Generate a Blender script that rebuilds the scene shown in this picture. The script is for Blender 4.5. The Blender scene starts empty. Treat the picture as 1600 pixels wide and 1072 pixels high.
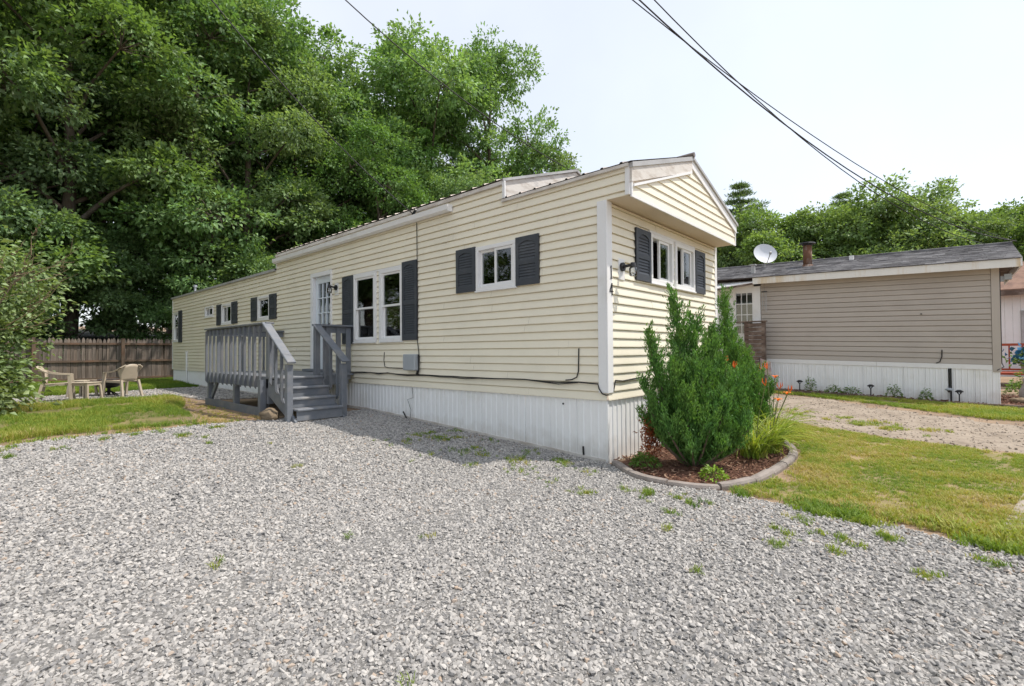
import bpy, bmesh, math, random
import numpy as np
from mathutils import Vector, Matrix, geometry, noise

random.seed(7)
rng = np.random.default_rng(11)
R = math.radians
sc = bpy.context.scene
col = sc.collection

# ------------------------------------------------------------------ camera
F_PX, PITCH, ROLL, YAW = 758.96, 0.016575, -0.0070279, 0.838379
CAM = Vector((-4.8168, -2.8819, 1.2449))
fw = Vector((math.sin(YAW) * math.cos(PITCH), math.cos(YAW) * math.cos(PITCH), math.sin(PITCH)))
rt0 = Vector((math.cos(YAW), -math.sin(YAW), 0))
up0 = rt0.cross(fw)
rt = rt0 * math.cos(ROLL) + up0 * math.sin(ROLL)
up = up0 * math.cos(ROLL) - rt0 * math.sin(ROLL)
cd = bpy.data.cameras.new('camera')
cd.sensor_width = 36.0
cd.lens = F_PX / 1600 * 36.0
cd.clip_start = 0.05
cd.clip_end = 900
cam = bpy.data.objects.new('camera', cd)
col.objects.link(cam)
M = Matrix((rt, up, -fw)).transposed().to_4x4()
M.translation = CAM
cam.matrix_world = M
sc.camera = cam

# ------------------------------------------------------------------ light
SUN = Vector((0.38, -0.42, 1.0)).normalized()
SUN_STRENGTH, SKY_STRENGTH, HAZE_STRENGTH, EXPOSURE = 3.0, 0.05, 0.535, 0.58
w = bpy.data.worlds.new('World')
sc.world = w
w.use_nodes = True
nt = w.node_tree
nt.nodes.clear()
out = nt.nodes.new('ShaderNodeOutputWorld')
sky = nt.nodes.new('ShaderNodeTexSky')
sky.sky_type = 'NISHITA'
sky.sun_disc = False
sky.sun_elevation = math.asin(SUN.z)
sky.sun_rotation = math.atan2(SUN.x, SUN.y)
sky.dust_density = 1.0
b1 = nt.nodes.new('ShaderNodeBackground')
b1.inputs['Strength'].default_value = SKY_STRENGTH
b2 = nt.nodes.new('ShaderNodeBackground')      # milky summer haze that fills the whole sky
b2.inputs['Color'].default_value = (0.945, 0.968, 1.0, 1)
b2.inputs['Strength'].default_value = HAZE_STRENGTH
ad = nt.nodes.new('ShaderNodeAddShader')
tcw = nt.nodes.new('ShaderNodeTexCoord')
cn = nt.nodes.new('ShaderNodeTexNoise')
cn.inputs['Scale'].default_value = 2.2
cn.inputs['Detail'].default_value = 5
cm = nt.nodes.new('ShaderNodeMapRange')
cm.inputs['From Min'].default_value = .3
cm.inputs['From Max'].default_value = .7
cm.inputs['To Min'].default_value = HAZE_STRENGTH * .93
cm.inputs['To Max'].default_value = HAZE_STRENGTH * 1.07
nt.links.new(tcw.outputs['Generated'], cn.inputs['Vector'])
nt.links.new(cn.outputs['Fac'], cm.inputs['Value'])
nt.links.new(cm.outputs[0], b2.inputs['Strength'])
nt.links.new(sky.outputs[0], b1.inputs['Color'])
nt.links.new(b1.outputs[0], ad.inputs[0])
nt.links.new(b2.outputs[0], ad.inputs[1])
nt.links.new(ad.outputs[0], out.inputs['Surface'])
sl = bpy.data.lights.new('sun', 'SUN')
sl.energy = SUN_STRENGTH
sl.angle = R(0.9)
sl.color = (1.0, 0.93, 0.84)
so = bpy.data.objects.new('sun', sl)
so.rotation_euler = SUN.to_track_quat('Z', 'Y').to_euler()
so.location = (10, -10, 30)
col.objects.link(so)
sc.view_settings.view_transform = 'Standard'
sc.view_settings.look = 'None'
sc.view_settings.exposure = EXPOSURE
sc.view_settings.gamma = 1.0
sc.view_settings.use_curve_mapping = False
sc.cycles.max_bounces = 7
sc.cycles.transparent_max_bounces = 10
sc.cycles.transmission_bounces = 6

# ------------------------------------------------------------------ materials
MATS = {}


def rgb(*c):
    return (c[0], c[1], c[2], 1.0)


def mat(name, color, rough=0.6, var=0.0, scale=6.0, color2=None, c2scale=1.2, c2amt=0.5, bump=0.0, bscale=60.0,
        metal=0.0, spec=0.4, stretch=None, inst=None, island=0.0, transl=0.0, obj=0.0, mud=0.0):
    """Procedural principled material: base colour, blotches of a second colour, fine value noise, bump."""
    m = bpy.data.materials.new(name)
    m.use_nodes = True
    n = m.node_tree.nodes
    l = m.node_tree.links
    p = n['Principled BSDF']
    p.inputs['Roughness'].default_value = rough
    p.inputs['Metallic'].default_value = metal
    p.inputs['Specular IOR Level'].default_value = spec
    tc = n.new('ShaderNodeTexCoord')
    co = tc.outputs['Object']
    if stretch:
        mp = n.new('ShaderNodeMapping')
        mp.inputs['Scale'].default_value = stretch
        l.new(co, mp.inputs['Vector'])
        co = mp.outputs['Vector']
    cur = None
    rgbn = n.new('ShaderNodeRGB')
    rgbn.outputs[0].default_value = rgb(*color)
    cur = rgbn.outputs[0]
    if color2 is not None:
        t = n.new('ShaderNodeTexNoise')
        t.inputs['Scale'].default_value = c2scale
        t.inputs['Detail'].default_value = 6
        t.inputs['Roughness'].default_value = 0.65
        l.new(co, t.inputs['Vector'])
        rp = n.new('ShaderNodeMapRange')
        rp.inputs['From Min'].default_value = 0.62 - 0.35 * c2amt
        rp.inputs['From Max'].default_value = 0.82 - 0.35 * c2amt
        l.new(t.outputs['Fac'], rp.inputs['Value'])
        mx = n.new('ShaderNodeMix')
        mx.data_type = 'RGBA'
        mx.inputs['B'].default_value = rgb(*color2)
        for s in mx.inputs:
            if s.name == 'B' and s.type == 'RGBA':
                s.default_value = rgb(*color2)
        a = [s for s in mx.inputs if s.type == 'RGBA']
        l.new(cur, a[0])
        a[1].default_value = rgb(*color2)
        l.new(rp.outputs[0], mx.inputs[0])
        cur = [s for s in mx.outputs if s.type == 'RGBA'][0]

    def mul(cur, fac_socket, lo, hi):
        rp = n.new('ShaderNodeMapRange')
        rp.inputs['To Min'].default_value = lo
        rp.inputs['To Max'].default_value = hi
        l.new(fac_socket, rp.inputs['Value'])
        hs = n.new('ShaderNodeVectorMath')
        hs.operation = 'SCALE'
        l.new(cur, hs.inputs[0])
        l.new(rp.outputs[0], hs.inputs['Scale'])
        return hs.outputs[0]
    if var > 0:
        t = n.new('ShaderNodeTexNoise')
        t.inputs['Scale'].default_value = scale
        t.inputs['Detail'].default_value = 5
        l.new(co, t.inputs['Vector'])
        cur = mul(cur, t.outputs['Fac'], 1 - var, 1 + var)
    if island > 0:
        g = n.new('ShaderNodeNewGeometry')
        cur = mul(cur, g.outputs['Random Per Island'], 1 - island, 1 + island)
    if mud > 0:               # soil splashed up from the ground line
        tn = n.new('ShaderNodeTexNoise')
        tn.inputs['Scale'].default_value = 7
        tn.inputs['Detail'].default_value = 6
        l.new(tc.outputs['Object'], tn.inputs['Vector'])
        sx = n.new('ShaderNodeSeparateXYZ')
        l.new(tc.outputs['Object'], sx.inputs[0])
        ma = n.new('ShaderNodeMath')
        ma.operation = 'MULTIPLY_ADD'
        ma.inputs[1].default_value = -.45
        l.new(tn.outputs['Fac'], ma.inputs[0])
        l.new(sx.outputs['Z'], ma.inputs[2])
        mrr = n.new('ShaderNodeMapRange')
        mrr.inputs['From Min'].default_value = -.16
        mrr.inputs['From Max'].default_value = .05
        mrr.inputs['To Min'].default_value = mud
        mrr.inputs['To Max'].default_value = 0
        l.new(ma.outputs[0], mrr.inputs['Value'])
        mx = n.new('ShaderNodeMix')
        mx.data_type = 'RGBA'
        a = [q_ for q_ in mx.inputs if q_.type == 'RGBA']
        l.new(cur, a[0])
        a[1].default_value = rgb(.36, .30, .22)
        l.new(mrr.outputs[0], mx.inputs[0])
        cur = [q_ for q_ in mx.outputs if q_.type == 'RGBA'][0]
    if obj > 0:               # each object of this material has its own tone
        oi = n.new('ShaderNodeObjectInfo')
        cur = mul(cur, oi.outputs['Random'], 1 - obj, 1 + obj)
        sv_ = n.new('ShaderNodeHueSaturation')
        mh = n.new('ShaderNodeMath')
        mh.operation = 'MULTIPLY_ADD'
        mh.inputs[1].default_value = 7.31
        l.new(oi.outputs['Random'], mh.inputs[0])
        mf = n.new('ShaderNodeMath')
        mf.operation = 'FRACT'
        l.new(mh.outputs[0], mf.inputs[0])
        mr = n.new('ShaderNodeMapRange')
        mr.inputs['To Min'].default_value = 1 - obj * .8
        mr.inputs['To Max'].default_value = 1 + obj * .3
        l.new(mf.outputs[0], mr.inputs['Value'])
        l.new(mr.outputs[0], sv_.inputs['Saturation'])
        l.new(cur, sv_.inputs['Color'])
        cur = sv_.outputs[0]
    if inst is not None:          # per-instance tint ramp
        at = n.new('ShaderNodeAttribute')
        at.attribute_type = 'INSTANCER'
        at.attribute_name = 'tint'
        cr = n.new('ShaderNodeValToRGB')
        cr.color_ramp.interpolation = 'LINEAR'
        els = cr.color_ramp.elements
        while len(els) < len(inst):
            els.new(0.5)
        for i, (pos, c) in enumerate(inst):
            els[i].position = pos
            els[i].color = rgb(*c)
        l.new(at.outputs['Fac'], cr.inputs['Fac'])
        if var > 0:
            cur = mul(cr.outputs[0], t.outputs['Fac'], 1 - var, 1 + var)
        else:
            cur = cr.outputs[0]
    l.new(cur, p.inputs['Base Color'])
    if bump > 0:
        t2 = n.new('ShaderNodeTexNoise')
        t2.inputs['Scale'].default_value = bscale
        t2.inputs['Detail'].default_value = 4
        l.new(co, t2.inputs['Vector'])
        bp = n.new('ShaderNodeBump')
        bp.inputs['Strength'].default_value = bump
        bp.inputs['Distance'].default_value = 0.01
        l.new(t2.outputs['Fac'], bp.inputs['Height'])
        l.new(bp.outputs[0], p.inputs['Normal'])
    if transl > 0:
        tr = n.new('ShaderNodeBsdfTranslucent')
        sv = n.new('ShaderNodeVectorMath')
        sv.operation = 'MULTIPLY'
        sv.inputs[1].default_value = (1.25, 1.25, 0.5)
        l.new(cur, sv.inputs[0])
        l.new(sv.outputs[0], tr.inputs['Color'])
        mxs = n.new('ShaderNodeMixShader')
        mxs.inputs[0].default_value = transl
        l.new(p.outputs[0], mxs.inputs[1])
        l.new(tr.outputs[0], mxs.inputs[2])
        l.new(mxs.outputs[0], n['Material Output'].inputs['Surface'])
    MATS[name] = m
    return m


def glass(name, tint=(0.9, 0.95, 0.95), refl=1.0):
    m = bpy.data.materials.new(name)
    m.use_nodes = True
    n = m.node_tree.nodes
    l = m.node_tree.links
    n.remove(n['Principled BSDF'])
    gl = n.new('ShaderNodeBsdfGlossy')
    gl.inputs['Roughness'].default_value = 0.02
    gl.inputs['Color'].default_value = rgb(refl, refl, refl)
    tr = n.new('ShaderNodeBsdfTransparent')
    tr.inputs['Color'].default_value = rgb(*tint)
    fr = n.new('ShaderNodeFresnel')
    fr.inputs['IOR'].default_value = 1.9
    mx = n.new('ShaderNodeMixShader')
    l.new(fr.outputs[0], mx.inputs[0])
    l.new(tr.outputs[0], mx.inputs[1])
    l.new(gl.outputs[0], mx.inputs[2])
    l.new(mx.outputs[0], n['Material Output'].inputs['Surface'])
    return m


SIDING = mat('cream_vinyl', (0.83, 0.775, 0.635), 0.5, 0.05, 3, (0.77, 0.72, 0.59), 0.8, 0.35, 0.14, 9, island=0.02, obj=.025)
SIDING2 = mat('taupe_vinyl', (0.45, 0.405, 0.36), 0.55, 0.05, 3, (0.41, 0.365, 0.325), 0.8, 0.4, 0.1, 14, obj=.03)
WHITE = mat('white_trim', (0.80, 0.80, 0.80), 0.45, 0.04, 5, (0.70, 0.69, 0.66), 1.5, 0.2, 0.05, 40)
WHITE_WORN = mat('worn_white_board', (0.66, 0.63, 0.59), 0.7, 0.12, 9, (0.47, 0.42, 0.37), 3.0, 0.45, 0.25, 40, stretch=(1, 1, 4))
RUSTY_WHITE = mat('rust_streaked_white', (0.78, 0.77, 0.74), 0.5, 0.06, 6, (0.60, 0.45, 0.24), 1.6, 0.30, 0.05, 40, stretch=(1, 1, 0.2))
SKIRT = mat('white_skirting', (0.85, 0.86, 0.865), 0.4, 0.04, 2.5, (0.75, 0.75, 0.72), 1.6, 0.2, 0.06, 30, mud=.3)
TAN_SOFFIT = mat('tan_soffit', (0.64, 0.54, 0.42), 0.65, 0.06, 3)
SHUT = mat('charcoal_plastic', (0.055, 0.062, 0.075), 0.5, 0.1, 8, (0.085, 0.09, 0.10), 2, 0.3, 0.08, 50)
DECK = mat('grey_painted_wood', (0.155, 0.170, 0.195), 0.55, 0.14, 9, (0.215, 0.215, 0.22), 3.2, 0.4, 0.3, 45, obj=.08)
TREAD = mat('worn_grey_tread', (0.17, 0.185, 0.21), 0.6, 0.15, 9, (0.30, 0.29, 0.28), 3.5, 0.42, 0.3, 45)
METALROOF = mat('grey_metal_roof', (0.20, 0.17, 0.155), 0.45, 0.15, 5, (0.30, 0.27, 0.25), 2, 0.4, 0.05, 30, metal=0.3)
GREYTRIM = mat('weathered_grey_metal', (0.42, 0.42, 0.42), 0.45, 0.1, 6, (0.30, 0.29, 0.28), 2.0, 0.35)
BLACK = mat('black_metal', (0.018, 0.018, 0.02), 0.45, 0.15, 9)
CABLE = mat('black_cable', (0.022, 0.021, 0.022), 0.6)
GREYBOX = mat('grey_plastic_box', (0.36, 0.39, 0.42), 0.5, 0.06, 9)
DOORW = mat('white_door', (0.70, 0.76, 0.82), 0.4, 0.03, 4)
GLASS = glass('window_glass')
JAR = glass('jar_glass', (0.93, 0.95, 0.96))
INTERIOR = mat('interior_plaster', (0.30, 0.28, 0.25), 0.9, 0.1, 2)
CURTAIN = mat('white_curtain', (0.62, 0.62, 0.60), 0.9, 0.08, 6)
WARMLAMP = mat('hanging_lamp', (0.6, 0.45, 0.3), 0.4)
SHINGLE = mat('grey_shingle', (0.165, 0.162, 0.168), 0.9, 0.35, 8, (0.075, 0.072, 0.078), 3.0, 0.5, 0.5, 90, island=0.35)
SHINGLE_B = mat('brown_shingle', (0.24, 0.145, 0.105), 0.9, 0.3, 8, (0.17, 0.10, 0.075), 3.0, 0.5, 0.4, 90)
RUST = mat('rusty_steel', (0.16, 0.075, 0.042), 0.8, 0.3, 8, (0.32, 0.30, 0.28), 4, 0.45, 0.3, 60, stretch=(1, 1, 0.5))
DISH = mat('dish_grey', (0.62, 0.65, 0.70), 0.5, 0.05, 5, (0.5, 0.52, 0.55), 3, 0.3)
PLASTIC = mat('beige_plastic', (0.49, 0.42, 0.33), 0.45, 0.06, 6, (0.42, 0.355, 0.28), 3, 0.35, 0.05, 60)
FENCE = mat('weathered_picket', (0.145, 0.112, 0.09), 0.85, 0.35, 5, (0.225, 0.185, 0.15), 2.0, 0.5, 0.5, 40, stretch=(9, 9, 0.8), island=0.0, obj=0.3)
FENCE_D = mat('fence_rail_wood', (0.125, 0.09, 0.065), 0.85, 0.3, 5, (0.19, 0.11, 0.07), 2.0, 0.45, 0.4, 40)
OLDWOOD = mat('old_brown_board', (0.12, 0.082, 0.065), 0.85, 0.35, 6, (0.24, 0.19, 0.16), 3, 0.45, 0.4, 50)
REDWOOD = mat('red_stained_wood', (0.40, 0.075, 0.035), 0.6, 0.15, 8)
EDGING = mat('concrete_edging', (0.285, 0.248, 0.225), 0.9, 0.2, 14, (0.20, 0.172, 0.155), 5, 0.4, 0.5, 120)
ROCK = mat('brown_rock', (0.235, 0.18, 0.12), 0.9, 0.3, 7, (0.12, 0.09, 0.06), 6, 0.45, 0.8, 30, stretch=(1, 1, 4))
STATUE = mat('grey_stone', (0.33, 0.32, 0.31), 0.9, 0.2, 7, (0.22, 0.21, 0.20), 6, 0.45, 0.5, 60)
BLUEPOT = mat('blue_petals', (0.03, 0.16, 0.30), 0.5, 0.2, 8, island=0.3)

# ground materials
DIRT = mat('sandy_soil', (0.30, 0.215, 0.145), 0.95, 0.25, 5, (0.215, 0.15, 0.10), 1.3, 0.5, 0.7, 70)
GRAVELBED = mat('gravel_bed', (0.15, 0.145, 0.138), 0.95, 0.5, 55, (0.26, 0.25, 0.24), 45, 0.5, 1.0, 60)
ROAD = mat('sandy_road', (0.32, 0.265, 0.21), 0.95, 0.25, 9, (0.235, 0.19, 0.145), 2.2, 0.5, 0.9, 40)
TURF = mat('turf_soil', (0.15, 0.135, 0.05), 0.95, 0.3, 9, (0.24, 0.185, 0.085), 1.3, 0.42, 0.6, 60)
TURF_Y = mat('dry_turf_soil', (0.21, 0.175, 0.075), 0.95, 0.3, 9, (0.30, 0.22, 0.12), 1.8, 0.45, 0.6, 60)
STRAW = mat('dead_turf', (0.265, 0.175, 0.105), 0.95, 0.35, 9, (0.33, 0.24, 0.15), 3, 0.5, 0.6, 60)
MULCH = mat('red_brown_mulch', (0.115, 0.052, 0.033), 0.95, 0.4, 18, (0.185, 0.095, 0.06), 7, 0.5, 0.9, 45)
MULCH_CHIP = mat('mulch_chips', (0.13, 0.06, 0.04), 0.9, 0.2, 9, inst=[(0, (0.06, 0.028, 0.018)), (0.5, (0.13, 0.058, 0.036)), (0.85, (0.22, 0.12, 0.075)), (1.0, (0.36, 0.25, 0.17))])
STONE = mat('crushed_stone', (0.4, 0.4, 0.4), 0.85, 0.14, 22, inst=[
    (0.0, (0.17, 0.168, 0.17)), (0.15, (0.255, 0.247, 0.24)), (0.42, (0.342, 0.328, 0.312)), (0.70, (0.41, 0.391, 0.368)),
    (0.90, (0.475, 0.453, 0.426)), (0.93, (0.40, 0.345, 0.30)), (0.97, (0.37, 0.285, 0.215)), (1.0, (0.50, 0.485, 0.465))])
ROADSTONE = mat('tan_pebbles', (0.4, 0.33, 0.27), 0.9, 0.2, 20, inst=[(0, (.20, .165, .13)), (.6, (.31, .255, .205)), (1, (.41, .35, .29))])
GRASS = mat('grass_blade', (0.1, 0.2, 0.03), 0.6, 0.2, 20, spec=0.25, transl=0.35, inst=[
    (0.0, (0.10, 0.19, 0.03)), (0.35, (0.18, 0.28, 0.045)), (0.6, (0.30, 0.36, 0.06)), (0.8, (0.42, 0.38, 0.11)), (1.0, (0.50, 0.40, 0.22))])


def leafmat(name, c, c2, transl=0.32, var=0.25, isl=0.4, rough=0.5, scale=0.5, obj=0.0):
    return mat(name, c, rough, var, 3.0, c2, scale, 0.5, spec=0.3, island=isl, transl=transl, obj=obj)


LEAF = [leafmat('leaf_mid_green', (0.17, 0.305, 0.105), (0.23, 0.36, 0.145), .38, obj=.22),
        leafmat('leaf_deep_green', (0.155, 0.27, 0.11), (0.23, 0.335, 0.155), .38, obj=.2),
        leafmat('leaf_fresh_green', (0.21, 0.35, 0.11), (0.265, 0.395, 0.155), .38, obj=.22)]
LEAF_FAR = leafmat('leaf_far_green', (0.17, 0.275, 0.085), (0.225, 0.325, 0.115), .4, obj=.2)
LEAF_BRIGHT = leafmat('leaf_bright_green', (0.24, 0.38, 0.05), (0.30, 0.42, 0.08))
PINEM = leafmat('pine_needles', (0.15, 0.235, 0.105), (0.19, 0.27, 0.12), 0.25)
LILAC = leafmat('lilac_leaf', (0.205, 0.29, 0.125), (0.26, 0.325, 0.145), 0.28, scale=1.5)
SEEDHEAD = mat('dry_seed_heads', (0.23, 0.165, 0.105), 0.9, 0.2, 8, island=0.3)
JUNI = leafmat('juniper_green', (0.115, 0.255, 0.064), (0.175, 0.315, 0.075), 0.3, isl=.5, scale=4)
JUNI_DEAD = leafmat('juniper_brown', (0.30, 0.085, 0.03), (0.20, 0.06, 0.03), 0.2, scale=4)
LILY = leafmat('daylily_leaf', (0.23, 0.33, 0.05), (0.38, 0.38, 0.10), 0.35, scale=3)
LILYSTEM = leafmat('daylily_stem', (0.13, 0.17, 0.05), (0.18, 0.16, 0.06), 0.1, scale=3)
ORANGE = mat('orange_petal', (0.78, 0.20, 0.03), 0.6, 0.15, 20, transl=0.3, island=0.2)
HERB = leafmat('low_plant_leaf', (0.12, 0.23, 0.045), (0.19, 0.29, 0.08), 0.3, scale=5)
BARK = mat('tree_bark', (0.115, 0.09, 0.07), 0.95, 0.35, 5, (0.18, 0.155, 0.13), 2, 0.4, 0.8, 20, stretch=(3, 3, 0.6))
TWIG = mat('grey_twig', (0.20, 0.15, 0.115), 0.9, 0.25, 9)
LITTER = mat('leaf_litter', (0.055, 0.042, 0.024), 0.95, 0.4, 6, (0.04, 0.055, 0.018), 0.8, 0.5, 0.8, 25)


# ------------------------------------------------------------------ helpers
def tag(o, label=None, cat=None, group=None, kind=None):
    if label:
        o['label'] = label
    if cat:
        o['category'] = cat
    if group:
        o['group'] = group
    if kind:
        o['kind'] = kind
    return o


def empty(name, loc, label, cat, group=None, rz=0.0):
    o = bpy.data.objects.new(name, None)
    o.location = loc
    o.rotation_euler = (0, 0, rz)
    o.empty_display_size = 0.2
    col.objects.link(o)
    return tag(o, label, cat, group)


class MB:
    """Collects simple solids; build() links them as ONE mesh object."""

    def __init__(self, xf=None):
        self.v = []
        self.f = []
        self.xf = xf

    def add(self, vs, fs):
        b = len(self.v)
        if self.xf:
            vs = [self.xf(*p) for p in vs]
        self.v += [tuple(p) for p in vs]
        self.f += [tuple(i + b for i in f) for f in fs]
        return self

    def box(self, a, b):
        (x0, y0, z0), (x1, y1, z1) = a, b
        return self.add([(x0, y0, z0), (x1, y0, z0), (x1, y1, z0), (x0, y1, z0), (x0, y0, z1), (x1, y0, z1), (x1, y1, z1), (x0, y1, z1)],
                        [(0, 3, 2, 1), (4, 5, 6, 7), (0, 1, 5, 4), (1, 2, 6, 5), (2, 3, 7, 6), (3, 0, 4, 7)])

    def bar(self, p, q, wx, wz, upv=(0, 0, 1)):
        """rectangular bar from p to q, wx wide across, wz deep along upv"""
        p, q = Vector(p), Vector(q)
        d = (q - p).normalized()
        s = d.cross(Vector(upv))
        if s.length < 1e-4:
            s = d.cross(Vector((1, 0, 0)))
        s.normalize()
        u = s.cross(d)
        vs = []
        for c in (p, q):
            for i, j in ((-1, -1), (1, -1), (1, 1), (-1, 1)):
                vs.append(tuple(c + s * (i * wx / 2) + u * (j * wz / 2)))
        return self.add(vs, [(0, 1, 2, 3), (7, 6, 5, 4), (0, 4, 5, 1), (1, 5, 6, 2), (2, 6, 7, 3), (3, 7, 4, 0)])

    def tube(self, pts, r, n=6, cap=True):
        pts = [Vector(p) for p in pts]
        rs = r if isinstance(r, (list, tuple)) else [r] * len(pts)
        vs, fs = [], []
        u = None
        for i, p in enumerate(pts):
            d = (pts[min(i + 1, len(pts) - 1)] - pts[max(i - 1, 0)])
            d = d.normalized() if d.length > 1e-6 else Vector((0, 0, 1))
            if u is None:
                u = d.cross(Vector((0.3, 0.9, 0.2)))
            u = (u - d * u.dot(d))
            u = u.normalized() if u.length > 1e-5 else d.orthogonal().normalized()
            v = d.cross(u)
            for k in range(n):
                a = 2 * math.pi * k / n
                vs.append(tuple(p + u * (math.cos(a) * rs[i]) + v * (math.sin(a) * rs[i])))
        for i in range(len(pts) - 1):
            for k in range(n):
                fs.append((i * n + k, i * n + (k + 1) % n, (i + 1) * n + (k + 1) % n, (i + 1) * n + k))
        if cap:
            fs.append(tuple(range(n - 1, -1, -1)))
            fs.append(tuple((len(pts) - 1) * n + k for k in range(n)))
        return self.add(vs, fs)

    def lathe(self, c, prof, n=20):
        vs, fs = [], []
        for (r, z) in prof:
            for k in range(n):
                a = 2 * math.pi * k / n
                vs.append((c[0] + r * math.cos(a), c[1] + r * math.sin(a), c[2] + z))
        for i in range(len(prof) - 1):
            for k in range(n):
                fs.append((i * n + k, i * n + (k + 1) % n, (i + 1) * n + (k + 1) % n, (i + 1) * n + k))
        return self.add(vs, fs)

    def prism(self, poly, axis, a, b):
        """polygon in the two other axes, extruded along axis from a to b"""
        def P(t, u, v):
            return {0: (t, u, v), 1: (u, t, v), 2: (u, v, t)}[axis]
        n = len(poly)
        vs = [P(a, *q) for q in poly] + [P(b, *q) for q in poly]
        fs = [tuple(range(n)), tuple(range(2 * n - 1, n - 1, -1))] + [(i, (i + 1) % n, n + (i + 1) % n, n + i) for i in range(n)]
        return self.add(vs, fs)

    def build(self, name, m, parent=None, local=False, smooth=False, bevel=0.0, recalc=True):
        me = bpy.data.meshes.new(name)
        off = Vector((0, 0, 0))
        if parent is not None and not local:
            p = parent
            while p is not None:
                off += p.location
                p = p.parent
        me.from_pydata([tuple(Vector(v) - off) for v in self.v], [], self.f)
        if recalc or bevel:
            bm = bmesh.new()
            bm.from_mesh(me)
            bmesh.ops.recalc_face_normals(bm, faces=bm.faces)
            if bevel:
                es = [e for e in bm.edges if len(e.link_faces) == 2 and e.calc_face_angle(0) > 0.6]
                bmesh.ops.bevel(bm, geom=es, offset=bevel, segments=1, affect='EDGES', clamp_overlap=True)
            bm.to_mesh(me)
            bm.free()
        if m is not None:
            me.materials.append(m)
        if smooth:
            for p in me.polygons:
                p.use_smooth = True
        o = bpy.data.objects.new(name, me)
        col.objects.link(o)
        if parent is not None:
            o.parent = parent
        return o


def arr_mesh(name, V, Fc, m, parent=None, smooth=False):
    """fast mesh from numpy arrays; Fc is (n,k)"""
    V = np.asarray(V, np.float32)
    Fc = np.asarray(Fc, np.int32)
    me = bpy.data.meshes.new(name)
    me.vertices.add(len(V))
    me.vertices.foreach_set('co', V.ravel())
    k = Fc.shape[1]
    me.loops.add(Fc.size)
    me.loops.foreach_set('vertex_index', Fc.ravel())
    me.polygons.add(len(Fc))
    me.polygons.foreach_set('loop_start', np.arange(0, Fc.size, k, dtype=np.int32))
    me.polygons.foreach_set('loop_total', np.full(len(Fc), k, np.int32))
    if smooth:
        me.polygons.foreach_set('use_smooth', np.ones(len(Fc), bool))
    me.update(calc_edges=True)
    me.validate()
    if m:
        me.materials.append(m)
    o = bpy.data.objects.new(name, me)
    col.objects.link(o)
    if parent is not None:
        o.parent = parent
    return o


def copy_tree(o, parent=None):
    c = o.copy()
    col.objects.link(c)
    if parent is not None:
        c.parent = parent
    for ch in list(o.children):
        copy_tree(ch, c)
    return c


def S(t):
    t = min(1.0, max(0.0, t))
    return t * t * (3 - 2 * t)


def gz(x, y):
    z = -0.03 + 0.047 * min(max(y, 0.0), 4.9) * (1 - S((x - 1.5) / 4))
    z += S((x - 6) / 3) * 0.036 * min(max(y + 3.7, 0), 8)
    if y > 21.5:                       # wooded bank behind the fence
        z += 1.6 * S((y - 21.5) / 6) + 0.05 * (y - 21.5)
    if x > 26:
        z += 0.03 * (x - 26)
    return z


# ------------------------------------------------------------------ ground sheets
def terrain():
    xs = sorted(set(list(np.arange(-12, 16.01, 0.5)) + list(np.arange(-60, -12, 4)) + list(np.arange(16, 110, 4)) + [-400, -200, 160, 260, 500]))
    ys = sorted(set(list(np.arange(-8, 26.01, 0.5)) + list(np.arange(-60, -8, 4)) + list(np.arange(26, 110, 4)) + [-400, -200, 160, 260, 500]))
    V = [(x, y, min(gz(x, y), 6.0) - 0.012 + 0.012 * noise.noise((x * 0.7, y * 0.7, 0))) for y in ys for x in xs]
    nx = len(xs)
    Fc = [(j * nx + i, j * nx + i + 1, (j + 1) * nx + i + 1, (j + 1) * nx + i) for j in range(len(ys) - 1) for i in range(nx - 1)]
    o = arr_mesh('ground', V, Fc, DIRT, smooth=True)
    return tag(o, kind='structure')


terrain()


def densify(poly, step, jit, seed):
    r = random.Random(seed)
    o = []
    n = len(poly)
    for i in range(n):
        a, b = Vector(poly[i]), Vector(poly[(i + 1) % n])
        k = max(1, int((b - a).length / step))
        nr = Vector((-(b - a).y, (b - a).x)).normalized()
        for j in range(k):
            p = a.lerp(b, j / k)
            o.append(p + nr * (r.uniform(-jit, jit) if j else 0) + nr * (0.6 * jit * math.sin(i * 3 + j * 1.1)))
    return o


def sheet(name, poly, dz, m, step=0.45, jit=0.06, seed=1, edge=0.18):
    pts = densify(poly, edge, jit, seed)
    nb = len(pts)
    mn = [min(p[i] for p in pts) for i in (0, 1)]
    mx = [max(p[i] for p in pts) for i in (0, 1)]
    ins = []
    y = mn[1]
    while y < mx[1]:
        x = mn[0]
        while x < mx[0]:
            ins.append(Vector((x + random.uniform(-.05, .05), y + random.uniform(-.05, .05))))
            x += step
        y += step
    edges = [(i, (i + 1) % nb) for i in range(nb)]
    vs, es, fs, *_ = geometry.delaunay_2d_cdt(pts + ins, edges, [], 1, 1e-5)
    V = [(v.x, v.y, gz(v.x, v.y) + dz - (.03 if i < nb else 0)) for i, v in enumerate(vs)]   # edges dip into the soil
    me = bpy.data.meshes.new(name)
    me.from_pydata(V, [], [tuple(f) for f in fs])
    me.materials.append(m)
    for p in me.polygons:
        p.use_smooth = True
    o = bpy.data.objects.new(name, me)
    col.objects.link(o)
    return tag(o, kind='structure')


def inside(poly):
    P = np.array([tuple(p) for p in poly], float)

    def f(x, y):
        x = np.asarray(x)
        y = np.asarray(y)
        c = np.zeros(x.shape, bool)
        j = len(P) - 1
        for i in range(len(P)):
            a, b = P[i], P[j]
            cond = ((a[1] > y) != (b[1] > y)) & (x < (b[0] - a[0]) * (y - a[1]) / (b[1] - a[1] + 1e-12) + a[0])
            c ^= cond
            j = i
        return c
    return f


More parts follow.
